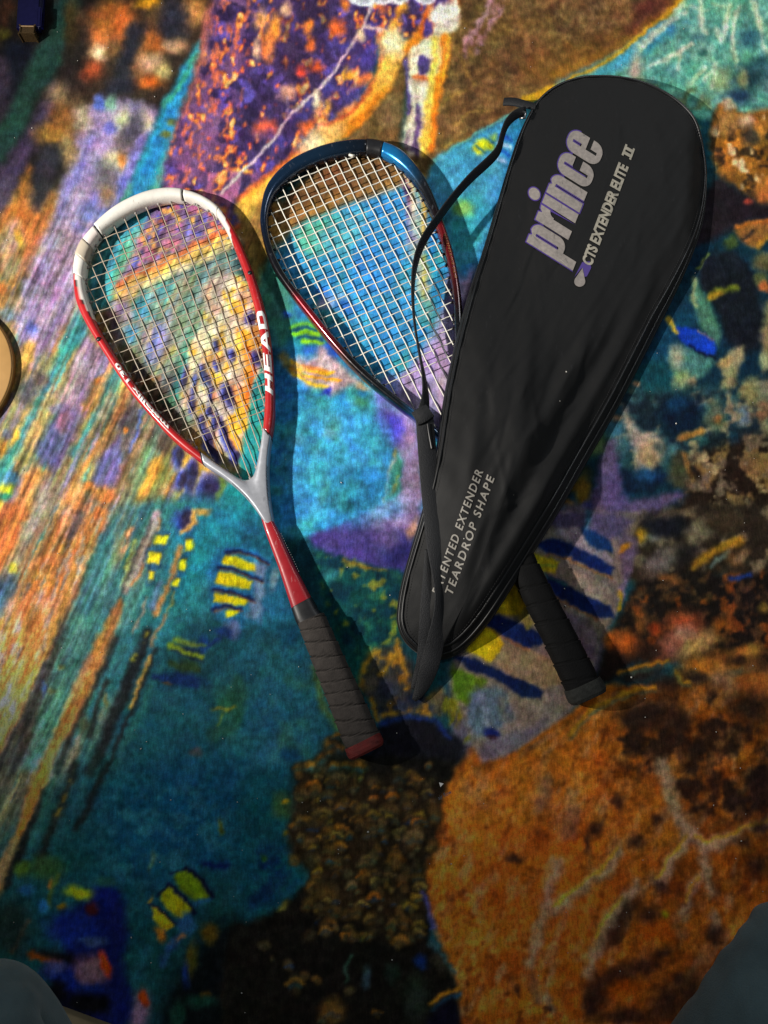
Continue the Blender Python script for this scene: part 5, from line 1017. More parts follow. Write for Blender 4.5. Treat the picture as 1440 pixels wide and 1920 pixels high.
O1 = [(140, 510), (142, 483), (155, 453), (177, 428), (197, 408), (223, 388), (253, 373), (280, 363), (313, 358), (347, 362), (370, 368), (395, 380), (413, 393), (433, 420), (447, 460), (470, 508), (485, 535), (497, 562), (505, 602), (511, 654), (514, 706), (516, 748), (516, 789), (511, 820), (505, 872), (506, 925), (510, 956), (516, 992), (505, 993), (484, 960), (463, 935), (428, 902), (384, 875), (325, 829), (277, 775), (244, 736), (216, 695), (189, 652), (164, 612), (145, 572), (141, 540)]
O1 = [(140, 510), (142, 483), (155, 453), (177, 428), (197, 408), (223, 388), (253, 373), (280, 363), (313, 357), (347, 360), (372, 367), (395, 379), (414, 394), (433, 418), (449, 448), (463, 480), (477, 515), (488, 548), (497, 580), (505, 616), (511, 660), (514, 706), (516, 748), (516, 789), (511, 820), (506, 850), (504, 885), (506, 925), (510, 956), (517, 990), (512, 1000), (503, 992), (484, 962), (463, 935), (428, 902), (384, 875), (325, 829), (277, 775), (244, 736), (216, 695), (189, 652), (164, 612), (145, 572), (140, 540)]
I1 = [(161, 520), (163, 503), (171, 475), (185, 450), (205, 430), (232, 410), (263, 392), (297, 380), (330, 376), (360, 379), (385, 389), (404, 403), (420, 425), (434, 455), (449, 490), (462, 525), (472, 558), (480, 590), (487, 625), (493, 662), (497, 706), (498, 748), (496, 785), (491, 830), (486, 858), (480, 885), (474, 897), (464, 902), (452, 900), (434, 889), (403, 869), (354, 830), (315, 794), (280, 755), (245, 709), (210, 656), (183, 610), (167, 565), (161, 540)]
R1 = Ring(O1, I1, (330, 620), n=460, z=.0113, hz=.0095)
r1 = empty('squash_racket', P(490, 960, 0))
def under(root, o):
    o.parent = root; o.matrix_parent_inverse = Matrix.Translation(-root.location)
    return o
_mesh_obj = mesh_obj
def mesh_obj(name, verts, faces, mat=None, parent=None, smooth=True, cols=None):
    o = _mesh_obj(name, verts, faces, mat, None, smooth, cols)
    if parent:
        o.parent = parent
        off = parent.matrix_basis.translation.copy(); q_ = parent.parent
        while q_: off += q_.matrix_basis.translation; q_ = q_.parent
        o.matrix_parent_inverse = Matrix.Translation(-off)
    return o
tag(r1, 'red and white squash racket with silver throat and tan strings', 'racket')
def ring_part(name, ring, ks, mat, parent, colour, grow=0.0, m=18, power=2.6):
    secs = [ring.section(k, m, grow, power) for k in ks]
    V, F = loft(secs)
    cols = None
    if colour:
        cols = np.zeros((len(V), 3), np.float32)
        for a, k in enumerate(ks):
            for q_ in range(m):
                u, w = superpt(2 * math.pi * q_ / m, power)
                cols[a * m + q_] = lin(colour(k % ring.n, u, w, ring.px[k % ring.n]))
    return mesh_obj(name, V, F, mat, parent, cols=cols)
def col_frame(k, u, w, p):
    x, y = p
    if x < 330 and 505 < y < 600:            # white flash and black pinstripe at the left shoulder
        t = (y - 520) / 75.0
        if u > .25 - t * 1.3 + .9: return 'a8161b'
        if u < .55 - t * 1.1: return 'd4d0ca' if u < .40 - t * 1.1 else '201a1c'
    if x > 400 and y < 470:
        t = (y - 394) / 60.0
        if u < .9 - 2.0 * t: return 'd8d4cc'
        if u < 1.02 - 2.0 * t: return '6a1418'
    return 'a8161b'
ring_part('frame', R1, R1.span((414, 394), (511, 822)), M_RED, r1, col_frame)
ring_part('frame', R1, R1.span((384, 875), (141, 516)), M_RED, r1, col_frame)
def col_bump(k, u, w, p):
    x, y = p
    if x < 160 and 455 < y < 480: return 'b3a794'
    if x < 175 and y < 456: return 'dccfc8'
    return 'd8d4cc'
ring_part('bumper_guard', R1, R1.span((141, 517), (144, 480)), M_WHITE, r1, col_bump, .0003)
ring_part('bumper_guard', R1, R1.span((144, 479), (155, 453)), M_WHITE, r1, lambda k, u, w, p: 'b5a997' if u > -.6 else '9a8e80', .0009)
ring_part('bumper_guard', R1, R1.span((155, 452), (178, 427)), M_WHITE, r1, col_bump, .0001)
ring_part('bumper_guard', R1, R1.span((180, 425), (346, 360)), M_WHITE, r1, col_bump, .0009)
ring_part('bumper_guard', R1, R1.span((348, 360), (413, 393)), M_WHITE, r1, col_bump, .0002)
for a_ in ((179, 426), (347, 360), (414, 394)):
    k = R1.near(*a_); ring_part('seam', R1, [k - 1, k, k + 1], M_BLACK, r1, None, -.0006)
ring_part('throat', R1, R1.span((511, 822), (384, 875)), M_SILVER, r1, None, .0002, 26, 3.2)
for a_ in ((511, 822), (384, 875)):
    k = R1.near(*a_); ring_part('pinstripe', R1, [k, k + 1], M_BLACK, r1, None, .0005)
V, F = bar([(498, 968, .010, .013, .0125), (510, 996, .0135, .0165, .0125), (538, 1064, .0165, .018, .0125), (567, 1134, .0235, .020, .0128), (572, 1146, .0240, .020, .0128)], power=3.4)
mesh_obj('shaft', V, F, M_REDSHAFT, r1)
V, F = bar([(566, 1131, .0246, .0212, .0128), (576, 1154, .0268, .023, .013), (588, 1172, .029, .024, .0135)], power=3.2)
collar = mesh_obj('collar', V, F, M_BLACK, r1)
V, F = bar([(583, 1160, .0290, .0245, .0142), (610, 1224, .0315, .0265, .0148), (650, 1318, .0345, .028, .0152), (677, 1382, .0365, .029, .0155), (682, 1393, .0365, .029, .0155)], m=26, power=3.0, wrap=(.0138, .06, .17, 0))
mesh_obj('grip', V, F, M_GRIP, r1, cols=bar.tone * lin('443f3c')[None])
V, F = bar([(679, 1388, .0380, .0300, .0158), (684, 1399, .0390, .0305, .016), (687, 1406, .0380, .030, .016), (689, 1410, .034, .026, .016)], m=26, power=3.2, wrap=(.006, .02, .3, 2))
mesh_obj('butt_cap', V, F, M_BUTT, r1)
make_strings(r1, R1, P(262, 366, .0125)[:2], P(685, 1408, .0125)[:2], M_STR1, .0124, .0142, .012, .00056, .0113, M_GREYP)
for x, y in ((188, 640), (470, 517)):                # screw heads of the frame
    k = R1.near(x, y); c_ = R1.O[k] * .62 + R1.I[k] * .38
    V, F = tube([(c_[0], c_[1], .0190), (c_[0], c_[1], .0212)], .0026, 12)
    mesh_obj('screw', V, F, M_BLACK, r1)
def ring_mapper(ring, a, b, v0, v1, lift=.0006, power=2.6, flip=False):
    """letters that run along the frame from outline point a to b and lie on its top"""
    ka, kb = ring.near(*a), ring.near(*b)
    if abs(kb - ka) > ring.n / 2: kb += ring.n if kb < ka else -ring.n
    def f(u, v):
        kk = ka + (kb - ka) * u; k0 = math.floor(kk); t = kk - k0
        o = ring.O[k0 % ring.n] * (1 - t) + ring.O[(k0 + 1) % ring.n] * t; i = ring.I[k0 % ring.n] * (1 - t) + ring.I[(k0 + 1) % ring.n] * t
        s = v0 + (v1 - v0) * v                      # -1 inner edge .. 1 outer edge
        p = (o + i) / 2 + (o - i) / 2 * s
        zz = ring.z + ring.hz * max(0, 1 - abs(s) ** power) ** (1 / power) + lift
        return Vector((p[0], p[1], zz))
    return f
def rr_loop(x0, y0, x1, y1, r=(0, 0, 0, 0), n=6):
    out = []
    for (cx, cy, a0), rad in zip([(x0, y0, 180), (x1, y0, 270), (x1, y1, 0), (x0, y1, 90)], r):
        if rad <= 0: out.append((cx, cy)); continue
        ox = cx + (rad if cx == x0 else -rad); oy = cy + (rad if cy == y0 else -rad)
        for k in range(n + 1):
            a = math.radians(a0 + 90 * k / n); out.append((ox + rad * math.cos(a), oy + rad * math.sin(a)))
    return out
HEADG = []
def shift(lp, dx): return [(x + dx, y) for x, y in lp]
HEADG += [[(0, 0), (.24, 0), (.24, .36), (.62, .36), (.62, 0), (.86, 0), (.86, 1), (.62, 1), (.62, .62), (.24, .62), (.24, 1), (0, 1)]]
HEADG += [shift([(0, 0), (.86, 0), (.86, .2), (.24, .2), (.24, .40), (.80, .40), (.80, .60), (.24, .60), (.24, .80), (.86, .80), (.86, 1), (0, 1)], 1.0)]
HEADG += [shift([(0, 0), (.26, 0), (.34, .22), (.66, .22), (.74, 0), (1.0, 0), (.64, 1), (.36, 1)], 1.98), shift([(.40, .42), (.60, .42), (.50, .74)], 1.98)]
HEADG += [shift(rr_loop(0, 0, .90, 1, (0, .3, .3, 0)), 3.06), shift(rr_loop(.24, .26, .66, .74, (0, .1, .1, 0)), 3.06)]
V, F = glyph_mesh(HEADG); V[:, 0] /= 3.96
decal('lettering', V, F, ring_mapper(R1, (516, 747), (502, 588), .80, -.86), M_INKW, r1)
def run_text(txt, bold, spacing=1.0):
    V, F = text_mesh(txt, bold, spacing); u, v = fit01(V); lo_, hi_ = 0.0, .72
    return np.stack([u, (v - lo_) / (hi_ - lo_)], 1), F
UV, F = run_text('metallix 130', .03, 1.0)
decal('lettering', UV, F, ring_mapper(R1, (318, 822), (214, 692), -.72, .25), M_INKW, r1)
UV, F = run_text('metallix', .02, 1.1)
decal('lettering', UV, F, ring_mapper(R1, (508, 945), (504, 880), .90, .62, power=3.2), M_INKG, r1)
UV, F = run_text('titanium', .02, 1.1)
decal('lettering', UV, F, ring_mapper(R1, (474, 948), (440, 912), .70, .93, power=3.2), M_INKG, r1)
def bar_mapper(a, b, perp, z):
    a, b = P(*a, z), P(*b, z); d = b - a; n_ = Vector((d.y, -d.x, 0)).normalized() * perp
    return lambda u, v: a + d * u + n_ * (v - .5)
UV, F = run_text('air flow', .01)
decal('lettering', UV, F, bar_mapper((572, 1160), (596, 1148), -.004, .0262), M_INKG, collar)
tri = np.array([(0, 0), (1, .5), (0, 1)])
decal('emblem', tri, [(0, 1, 2)], bar_mapper((576, 1137), (583, 1135), .0045, .0260), M_INKW, collar)
M_DOTS = material('dashed_grey_ink', 'b8aeb0', .5)
UV, F = run_text('- - - - - - - - - - - - - - - - -', .0)
decal('pinstripe', UV, F, bar_mapper((526, 1000), (560, 1072), .0016, .0190), M_DOTS, r1)

# ------------------------------------------------------------------ second racket: dark blue and red teardrop
O2 = [(487, 421), (489, 392), (497, 357), (515, 330), (547, 301), (597, 278), (643, 267), (684, 264), (715, 268), (748, 280), (777, 307), (801, 342), (818, 380), (831, 418), (845, 459), (856, 502), (864, 549), (868, 600), (869, 650), (871, 700), (876, 760), (885, 820), (897, 868), (908, 900), (900, 905), (880, 890), (850, 858), (815, 823), (778, 790), (750, 770), (711, 739), (667, 701), (628, 659), (592, 615), (556, 570), (531, 536), (511, 506), (496, 466)]
I2 = [(503, 427), (505, 397), (516, 366), (535, 345), (567, 320), (611, 301), (655, 291), (690, 289), (719, 295), (744, 311), (766, 332), (787, 362), (803, 394), (817, 428), (829, 463), (840, 502), (848, 549), (851, 600), (852, 650), (854, 700), (858, 760), (864, 810), (868, 835), (860, 838), (830, 815), (790, 780), (744, 745), (698, 708), (661, 672), (622, 628), (592, 590), (560, 550), (534, 515), (512, 470)]
R2 = Ring(O2, I2, (672, 490), n=420, z=.0113, hz=.0095)
M_NAVY = material('metallic_lacquer', attr=True, rough=.26, metal=.55, coat=.6, noise=(160, .08), scuff=('8a8e98', .3))
M_STR2 = material('cream_gut', 'efeadb', .4)
M_GRIP2 = material('black_grip_tape', attr=True, rough=.8, noise=(140, .3), bump=(600, .6, .0008), spec=.2)
M_RUB = material('black_rubber_butt', '2b2c2a', .85, noise=(200, .35), bump=(500, .6, .001), spec=.25)
M_GOLD = material('gold_ink', '9a6a3a', .4, metal=.4)
r2 = empty('squash_racket', P(800, 700, 0))
tag(r2, 'dark blue and red teardrop squash racket half hidden by the black cover', 'racket')
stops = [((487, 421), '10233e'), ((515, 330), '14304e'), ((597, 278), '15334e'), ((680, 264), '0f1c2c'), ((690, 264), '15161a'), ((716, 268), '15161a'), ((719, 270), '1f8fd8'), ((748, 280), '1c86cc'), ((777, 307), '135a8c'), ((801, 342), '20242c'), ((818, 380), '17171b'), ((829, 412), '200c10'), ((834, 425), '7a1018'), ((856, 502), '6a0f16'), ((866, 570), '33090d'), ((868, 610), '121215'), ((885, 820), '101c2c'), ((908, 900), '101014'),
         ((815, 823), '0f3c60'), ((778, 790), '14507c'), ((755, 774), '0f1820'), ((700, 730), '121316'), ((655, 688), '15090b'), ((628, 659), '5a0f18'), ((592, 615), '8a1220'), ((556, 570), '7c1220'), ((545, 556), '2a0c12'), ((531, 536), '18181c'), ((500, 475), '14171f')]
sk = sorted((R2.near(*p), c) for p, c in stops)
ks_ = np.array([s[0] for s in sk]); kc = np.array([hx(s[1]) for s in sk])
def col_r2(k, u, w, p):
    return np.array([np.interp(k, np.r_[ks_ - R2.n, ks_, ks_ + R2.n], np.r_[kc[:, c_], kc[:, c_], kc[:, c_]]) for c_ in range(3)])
kb = (R2.near(690, 264), R2.near(717, 269))
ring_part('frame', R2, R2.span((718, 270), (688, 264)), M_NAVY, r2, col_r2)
ring_part('bumper_guard', R2, R2.span((688, 264), (718, 270)), M_BLACK, r2, None, .0004)
make_strings(r2, R2, P(588, 283, .0125)[:2], P(1104, 1308, .0125)[:2], M_STR2, .0121, .0146, .0, .00066, .0113, M_BLACK, off=.004)
V, F = bar([(884, 862, .014, .016, .0125), (930, 955, .017, .018, .013), (972, 1040, .026, .022, .014)])
mesh_obj('shaft', V, F, M_BLACK, r2)
V, F = bar([(966, 1028, .0285, .024, .0145), (1000, 1100, .031, .026, .015), (1050, 1198, .0335, .0275, .0155), (1088, 1276, .0355, .029, .016), (1093, 1287, .0355, .029, .016)], m=26, power=2.8, wrap=(.0215, .05, .12, 1.0))
mesh_obj('grip', V, F, M_GRIP2, r2, cols=bar.tone * lin('0b0b0c')[None])
V, F = bar([(1091, 1282, .0380, .031, .0165), (1096, 1293, .0400, .032, .0165), (1101, 1303, .0400, .032, .0165), (1104, 1309, .036, .029, .0165)], m=26, power=3.2)
mesh_obj('butt_cap', V, F, M_RUB, r2)
UV, F = run_text('CTS EXTENDER', .0, 1.1)
decal('lettering', UV, F, ring_mapper(R2, (860, 530), (840, 445), .35, -.25), M_GOLD, r2)
mesh_obj('string_knot', *tube([(*P(706, 712, .0125)[:2], .012), (*P(711, 718, .0125)[:2], .014), (*P(708, 722, .0125)[:2], .012)], .0016, 7), M_STR2, r2)
mesh_obj('string_knot', *tube([(*P(655, 291, .0125)[:2], .013), (*P(661, 294, .0125)[:2], .0145), (*P(664, 292, .0125)[:2], .013)], .0016, 7), M_STR2, r2)
# ------------------------------------------------------------------ racket cover
BO = [(1110, 139), (1160, 140), (1210, 151), (1260, 175), (1300, 208), (1325, 245), (1336, 290), (1338, 340), (1331, 400), (1312, 460), (1281, 530), (1241, 610), (1201, 690), (1160, 770), (1110, 855), (1060, 942), (1010, 1022), (960, 1103), (912, 1178), (872, 1222), (838, 1238), (806, 1236), (778, 1222), (756, 1200), (744, 1172), (744, 1140), (752, 1092), (768, 1035), (788, 970), (806, 900), (818, 840), (826, 780), (836, 720), (850, 655), (868, 585), (886, 525), (910, 450), (934, 370), (955, 300), (975, 240), (1000, 192), (1024, 168), (1050, 153), (1080, 143)]
NB = 420
BZ = .020
bo = resample(W(smooth_loop(BO, 3), BZ), NB, True)
bpx = np.stack(toX(bo[:, 0], bo[:, 1], BZ), 1)
axA, axB = np.array(P(870, 1130, BZ)[:2]), np.array(P(1165, 330, BZ)[:2])
axd = (axB - axA) / np.linalg.norm(axB - axA)
seg = [np.array(P(x, y, .012)[:2]) for x, y in ((800, 600), (850, 760), (1000, 1090))]
def segdist(p, a, b):
    e = b - a; t0 = ((p - a) @ e) / (e @ e); t = np.clip(t0, 0, 1)
    return np.linalg.norm(p - a - t[..., None] * e, axis=-1), t
def lifted(p):
    """how far the racket beneath holds the cover up"""
    best = np.minimum(segdist(p, seg[0], seg[1])[0], segdist(p, seg[1], seg[2])[0])
    return .0195 * np.exp(-(np.maximum(0, best - .035) / .055) ** 2) + .001
def fbm2(x, y, sd):
    return np.sin(x * 37 + sd) * np.sin(y * 29 + sd * 2.1) + .5 * np.sin(x * 83 + y * 41 + sd * 3) + .3 * np.sin(x * 151 - y * 117 + sd * 5)
RIDGE = [([(1135, 640), (1062, 780), (988, 910), (905, 1080), (872, 1150)], 15, -.0050), ([(1160, 655), (1090, 790), (1014, 930), (932, 1085)], 13, .0034), ([(1105, 620), (1040, 745), (968, 870), (893, 1030)], 13, .0026), ([(1000, 560), (992, 660), (975, 780), (950, 900)], 16, .0034), ([(1130, 520), (1110, 600), (1080, 700), (1040, 800)], 15, .0024), ([(1245, 450), (1220, 540), (1170, 640), (1110, 740)], 15, .0030), ([(900, 760), (885, 860), (870, 960)], 14, .0034), ([(1040, 860), (990, 960), (930, 1060), (890, 1130)], 14, .0024), ([(850, 1000), (830, 1090), (800, 1180)], 11, .0022), ([(1160, 160), (1165, 230), (1160, 290)], 10, .0014), ([(1080, 160), (1070, 220), (1040, 300)], 10, .0014), ([(1220, 190), (1250, 280), (1255, 360)], 14, .0014), ([(960, 330), (935, 430), (905, 560)], 9, .0018), ([(930, 930), (905, 1020), (880, 1110)], 9, -.0022), ([(1060, 640), (1030, 740), (1000, 840)], 12, -.0026), ([(940, 620), (920, 720), (905, 820)], 12, -.0024), ([(1180, 560), (1140, 660), (1090, 760)], 12, -.0022), ([(1300, 330), (1290, 400), (1260, 470)], 10, .0012), ([(1000, 330), (985, 420), (960, 520)], 12, -.0012)]
RID = [([np.array(P(x, y, .04)[:2]) for x, y in p], w / 1600., a) for p, w, a in RIDGE]
_r = random.Random(5)
CRE = []
for _ in range(46):                                   # short sharp creases, mostly lengthwise
    t_ = _r.random(); cx_, cy_ = 870 + (1150 - 870) * t_ + _r.uniform(-1, 1) * (30 + 120 * t_), 1130 - 830 * t_
    an_ = math.radians(_r.gauss(110, 14)); L_ = _r.uniform(25, 90)
    CRE.append(([np.array(P(cx_ - math.cos(an_) * L_, cy_ - math.sin(an_) * L_, .04)[:2]), np.array(P(cx_ + math.cos(an_) * L_, cy_ + math.sin(an_) * L_, .04)[:2])], _r.uniform(3.5, 7) / 1600., _r.choice((-1, 1, 1)) * _r.uniform(.0004, .0011)))
def wrinkle(p):
    s = .0006 * fbm2(p[..., 0], p[..., 1], 1.7) + .00025 * fbm2(p[..., 0] * 3.1, p[..., 1] * 2.7, 4.2)
    for q, w, a in RID:
        d = np.full(p.shape[:-1], 9.0); tt = np.zeros(p.shape[:-1])
        for i, (u, v) in enumerate(zip(q[:-1], q[1:])):
            dd, t = segdist(p, u, v); m_ = dd < d
            d = np.where(m_, dd, d); tt = np.where(m_, (i + t) / (len(q) - 1), tt)
        s = s + a * np.exp(-(d / w) ** 2) * np.sin(math.pi * (tt * .9 + .05))
    for q, w, a in CRE:
        d, t = segdist(p, q[0], q[1]); s = s + a * np.exp(-(d / w) ** 2) * np.sin(math.pi * (t * .96 + .02))
    return s
EDGE, DOME = .0135, .0105
AXL = np.linalg.norm(axB - axA)
def spine(p): return axA + np.clip((p - axA) @ axd, 0, AXL)[..., None] * axd
spo = spine(bo)
tg = np.roll(bo, -2, 0) - np.roll(bo, 2, 0); nrm = np.stack([-tg[:, 1], tg[:, 0]], 1); nrm /= np.linalg.norm(nrm, axis=1)[:, None]
nrm *= np.where(((spo - bo) * nrm).sum(1) < 0, -1, 1)[:, None]
onright = ((bo - spo) @ np.array([axd[1], -axd[0]])) > 0
fl_ = np.clip((bpx[:, 1] - 300) / 300, 0, 1)
ins = .0035 + np.where(onright, .0105 * fl_, .0025 * fl_)
rim = bo + nrm * ins[:, None]
spine_k = spine(rim)
def edge_h(p):
    x, y = toX(p[..., 0], p[..., 1], .02)
    return EDGE + .006 * sstep(330, 170, y) * sstep(1335, 1300, x) - .0085 * sstep(1285, 1335, x) * sstep(190, 280, y) * sstep(800, 500, y) - .003 * sstep(400, 900, y)
def top_z(p, s):
    """height of the cover's top at s = 0 (rim) .. 1 (spine)"""
    return lifted(p) + edge_h(p) * (1 - s) + EDGE * s + DOME * (1 - (1 - s) ** 2.2) + wrinkle(p) * np.minimum(1, s * 5 + .15)
# height field of the top, for the print and the strap to lie on
hx0, hy0, hc = bo[:, 0].min(), bo[:, 1].min(), .002
hx_ = np.arange(hx0, bo[:, 0].max() + hc * 2, hc); hy_ = np.arange(hy0, bo[:, 1].max() + hc * 2, hc)
HP = np.stack(np.meshgrid(hx_, hy_), -1); HS = np.zeros(HP.shape[:2])
for j in range(HP.shape[0]):
    c = spine(HP[j]); d = HP[j] - c; L = np.linalg.norm(d, axis=1) + 1e-9
    v = rim[None] - c[:, None]; Lv = np.linalg.norm(v, axis=2)
    k = ((v / Lv[..., None]) * (d / L[:, None])[:, None]).sum(2).argmax(1)
    HS[j] = np.clip(1 - L / Lv[np.arange(len(k)), k], 0, 1)
HZ = top_z(HP, HS)
def cover_z(x, y):
    fx_, fy_ = min(max((x - hx0) / hc, 0), HZ.shape[1] - 1.01), min(max((y - hy0) / hc, 0), HZ.shape[0] - 1.01)
    i, j = int(fx_), int(fy_); a, b = fx_ - i, fy_ - j
    return float((HZ[j, i] * (1 - a) + HZ[j, i + 1] * a) * (1 - b) + (HZ[j + 1, i] * (1 - a) + HZ[j + 1, i + 1] * a) * b)
M_NYLON = material('black_nylon', '0d0d0e', .66, noise=(30, .22), bump=(1500, .5, .0005), spec=.3, sheen=.06, scuff=('232325', .5))
M_PIPE = material('black_vinyl_piping', '141416', .38, spec=.5)
M_WEB = material('black_webbing', '15161a', .68, noise=(500, .3), bump=(900, .8, .0009))
M_INKP = material('silver_grey_print', '928a85', .65, noise=(250, .18), scuff=('4a4648', .55))
M_INKC = material('pale_print', 'a09a8c', .65, noise=(250, .18), scuff=('4a4646', .5))
M_INKD = material('worn_grey_print', '8f8a82', .6, noise=(300, .2))
M_PURP = material('purple_print', '4a3486', .55)
M_METAL = material('steel', '9a9a9c', .3, metal=1.0)
cover = empty('racket_cover', P(1000, 700, 0))
tag(cover, 'black nylon teardrop racket cover with grey printed lettering and long strap', 'racket cover')
V, F = [], []
NR = 60
def row(p, z): return [(a[0], a[1], b) for a, b in zip(p, z)]
lf, eh = lifted(bo), edge_h(bo)
rings = [row(bo + nrm * .004, lf * .9 + .0002), row(bo, lf * .9 + .0015), row(bo - nrm * .0006 + nrm * ins[:, None] * .25, lf + eh * .5)]
pk = np.arange(NB) / NB * 2 * math.pi
pucker = np.sin(pk * 41) * np.sin(pk * 7 + 1) + .6 * np.sin(pk * 73 + 2)
for j in range(NR + 1):
    s = (j / NR) ** 1.25
    p = rim + (spine_k - rim) * s
    rings.append(row(p, top_z(p, np.full(NB, s)) + .0007 * math.exp(-s * 14) * pucker))
for rg in rings: V += rg
for j in range(len(rings) - 1):
    for k in range(NB):
        F.append((j * NB + k, j * NB + (k + 1) % NB, (j + 1) * NB + (k + 1) % NB, (j + 1) * NB + k))
o = mesh_obj('body', V, F, M_NYLON, cover)
bm = bmesh.new(); bm.from_mesh(o.data); bmesh.ops.remove_doubles(bm, verts=bm.verts, dist=1e-5); bmesh.ops.recalc_face_normals(bm, faces=bm.faces); bm.to_mesh(o.data); bm.free()
def closed_tube(pts, r, n=7):
    m = len(pts); secs = []
    pts = [Vector(p) for p in pts]
    for i in range(m):
        t = (pts[(i + 1) % m] - pts[i - 1]).normalized(); s = t.cross(Vector((0, 0, 1))).normalized(); u = s.cross(t)
        secs.append([pts[i] + (s * math.cos(a) + u * math.sin(a)) * r for a in [2 * math.pi * q / n for q in range(n)]])
    return loft(secs, closed=True)
mesh_obj('piping', *closed_tube(row(rim, top_z(rim, np.zeros(NB)) + .0004), .0016), M_PIPE, cover)
mesh_obj('piping', *closed_tube(row(bo + nrm * ins[:, None] * .45, lf + eh * .66), .0012), M_PIPE, cover)

M_THREAD = material('dark_grey_thread', '2e2e30', .8)
TV, TF = [], []
srow = resample(rim + (spine_k - rim) / np.linalg.norm(spine_k - rim, axis=1)[:, None] * .0042, 520, True)
for a_, b_ in zip(srow, np.roll(srow, -1, 0)):
    c_ = a_ + (b_ - a_) * .62
    za, zb = cover_z(*a_) + .0003, cover_z(*c_) + .0003
    V_, F_ = tube([(*a_, za), (*((a_ + c_) / 2), (za + zb) / 2 + .0003), (*c_, zb)], .00022, 4); n0 = len(TV); TV += V_; TF += [tuple(i + n0 for i in f) for f in F_]
tag(mesh_obj('stitching', TV, TF, M_THREAD, cover), kind='stuff')

# printed words on the cover
def cover_mapper(org, U, Vv, lift=.0007):
    def f(u, v):
        x = org[0] + U[0] * u + Vv[0] * v; y = org[1] + U[1] * u + Vv[1] * v
        z = .036
        for _ in range(3):
            p = P(x, y, z); z = cover_z(p.x, p.y) + lift
        return P(x, y, z)
    return f
A = math.radians
def G_p(): return [rr_loop(0, -.0, .62, 1.0, (0, .27, .27, 0))]
PG, adv = [], 0.0
def add(loops, w):
    global adv
    for lp in loops: PG.append(shift(lp, adv))
    adv += w + .055
def arc(cx, cy, r, a0, a1, n=7): return [(cx + r * math.cos(A(a0 + (a1 - a0) * k / n)), cy + r * math.sin(A(a0 + (a1 - a0) * k / n))) for k in range(n + 1)]
add([[(0, -.40), (.27, -.40), (.27, 0)] + arc(.38, .25, .25, -90, 0) + arc(.38, .75, .25, 0, 90) + [(.27, .93), (.22, 1.0), (0, 1.0)], rr_loop(.275, .16, .355, .84, (.03,) * 4, 3)], .63)
add([[(0, 0), (.27, 0), (.27, .56)] + arc(.47, .56, .16, 180, 95) + [(.46, 1.0), (.36, .98), (.28, .90), (.25, 1.0), (0, 1.0)]], .46)
add([[(0, 0), (.27, 0), (.27, 1.0), (0, 1.0)], arc(.10, 1.27, .16, 0, 342, 19)], .27)
add([[(0, 0), (.27, 0), (.27, .84), (.355, .84), (.355, 0), (.625, 0)] + arc(.385, .76, .24, 0, 90) + [(.30, .94), (.25, 1.0), (0, 1.0)]], .63)
add([[(.63, .62), (.355, .62), (.355, .85), (.275, .85), (.275, .15), (.355, .15), (.355, .40), (.63, .40)] + arc(.36, .27, .27, 0, -90) + arc(.27, .27, .27, -90, -180) + arc(.27, .73, .27, 180, 90) + arc(.36, .73, .27, 90, 0)], .63)
add([[(.63, .46), (.275, .46), (.275, .15), (.355, .15), (.355, .34), (.63, .34)] + arc(.36, .27, .27, 0, -90) + arc(.27, .27, .27, -90, -180) + arc(.27, .73, .27, 180, 90) + arc(.36, .73, .27, 90, 0), rr_loop(.275, .60, .355, .85, (0,) * 4)], .63)
u0, v0_ = 232.0 / (adv - .055), 72.0
eU = np.array([.371, -.929]); eN = np.array([-.929, -.371])
org = np.array([960 + 478 / 5.143, 200 + 1560 / 5.143])
org = np.array([1049.0, 492.0])
Ux = eU * u0; Vx = (eN + eU * .18) * v0_
Vp, Fp = glyph_mesh(PG, .03); decal('lettering_outline', Vp, Fp, cover_mapper(org, Ux, Vx, .0006), M_PURP, cover)
Vp, Fp = glyph_mesh(PG, 0.0); decal('lettering', Vp, Fp, cover_mapper(org, Ux, Vx, .0010), M_INKP, cover)
def cover_line(txt, a, b, cap, bold, mat, shear=.15, spacing=1.0):
    V, F = text_mesh(txt, bold, spacing); u, v = fit01(V)
    a, b = np.array(a, float), np.array(b, float); d = b - a; e = d / np.linalg.norm(d); n_ = np.array([e[1], -e[0]])
    if n_[0] > 0: n_ = -n_
    decal('lettering', np.stack([u, v / .72], 1), F, cover_mapper(a, d, (n_ + e * shear) * cap, .0009), mat, cover)
cover_line('CTS EXTENDER ELITE', (1108, 500), (1178, 313), 20.0, .045, M_INKC, .15)
Vp, Fp = glyph_mesh([[(0, 0), (1, 0), (1, .2), (.84, .2), (.84, .8), (1, .8), (1, 1), (0, 1), (0, .8), (.16, .8), (.16, .2), (0, .2)], [(.42, .2), (.58, .2), (.58, .8), (.42, .8)]])
decal('lettering', Vp, Fp, cover_mapper(np.array([1183., 300.]), np.array([.35, -.937]) * 22, (np.array([-.937, -.35]) + np.array([.35, -.937]) * .15) * 20, .0009), M_INKC, cover)
cover_line('PATENTED EXTENDER', (823, 1116), (906, 884), 15.5, .018, M_INKD, .2, 1.25)
cover_line('TEARDROP SHAPE', (847, 1118), (927, 897), 15.5, .018, M_INKD, .2, 1.3)
drop = arc(0, 0, .5, 200, 340, 10); drop = [(-.47, .2)] + arc(0, 0, .5, 160, 380, 14) + [(0.02, 1.35)]
Vp, Fp = glyph_mesh([drop]); decal('drop_emblem', Vp, Fp, cover_mapper(np.array([1087, 528]), np.array([20.5, 3.]), np.array([3.5, -19.0]), .0010), M_INKP, cover)
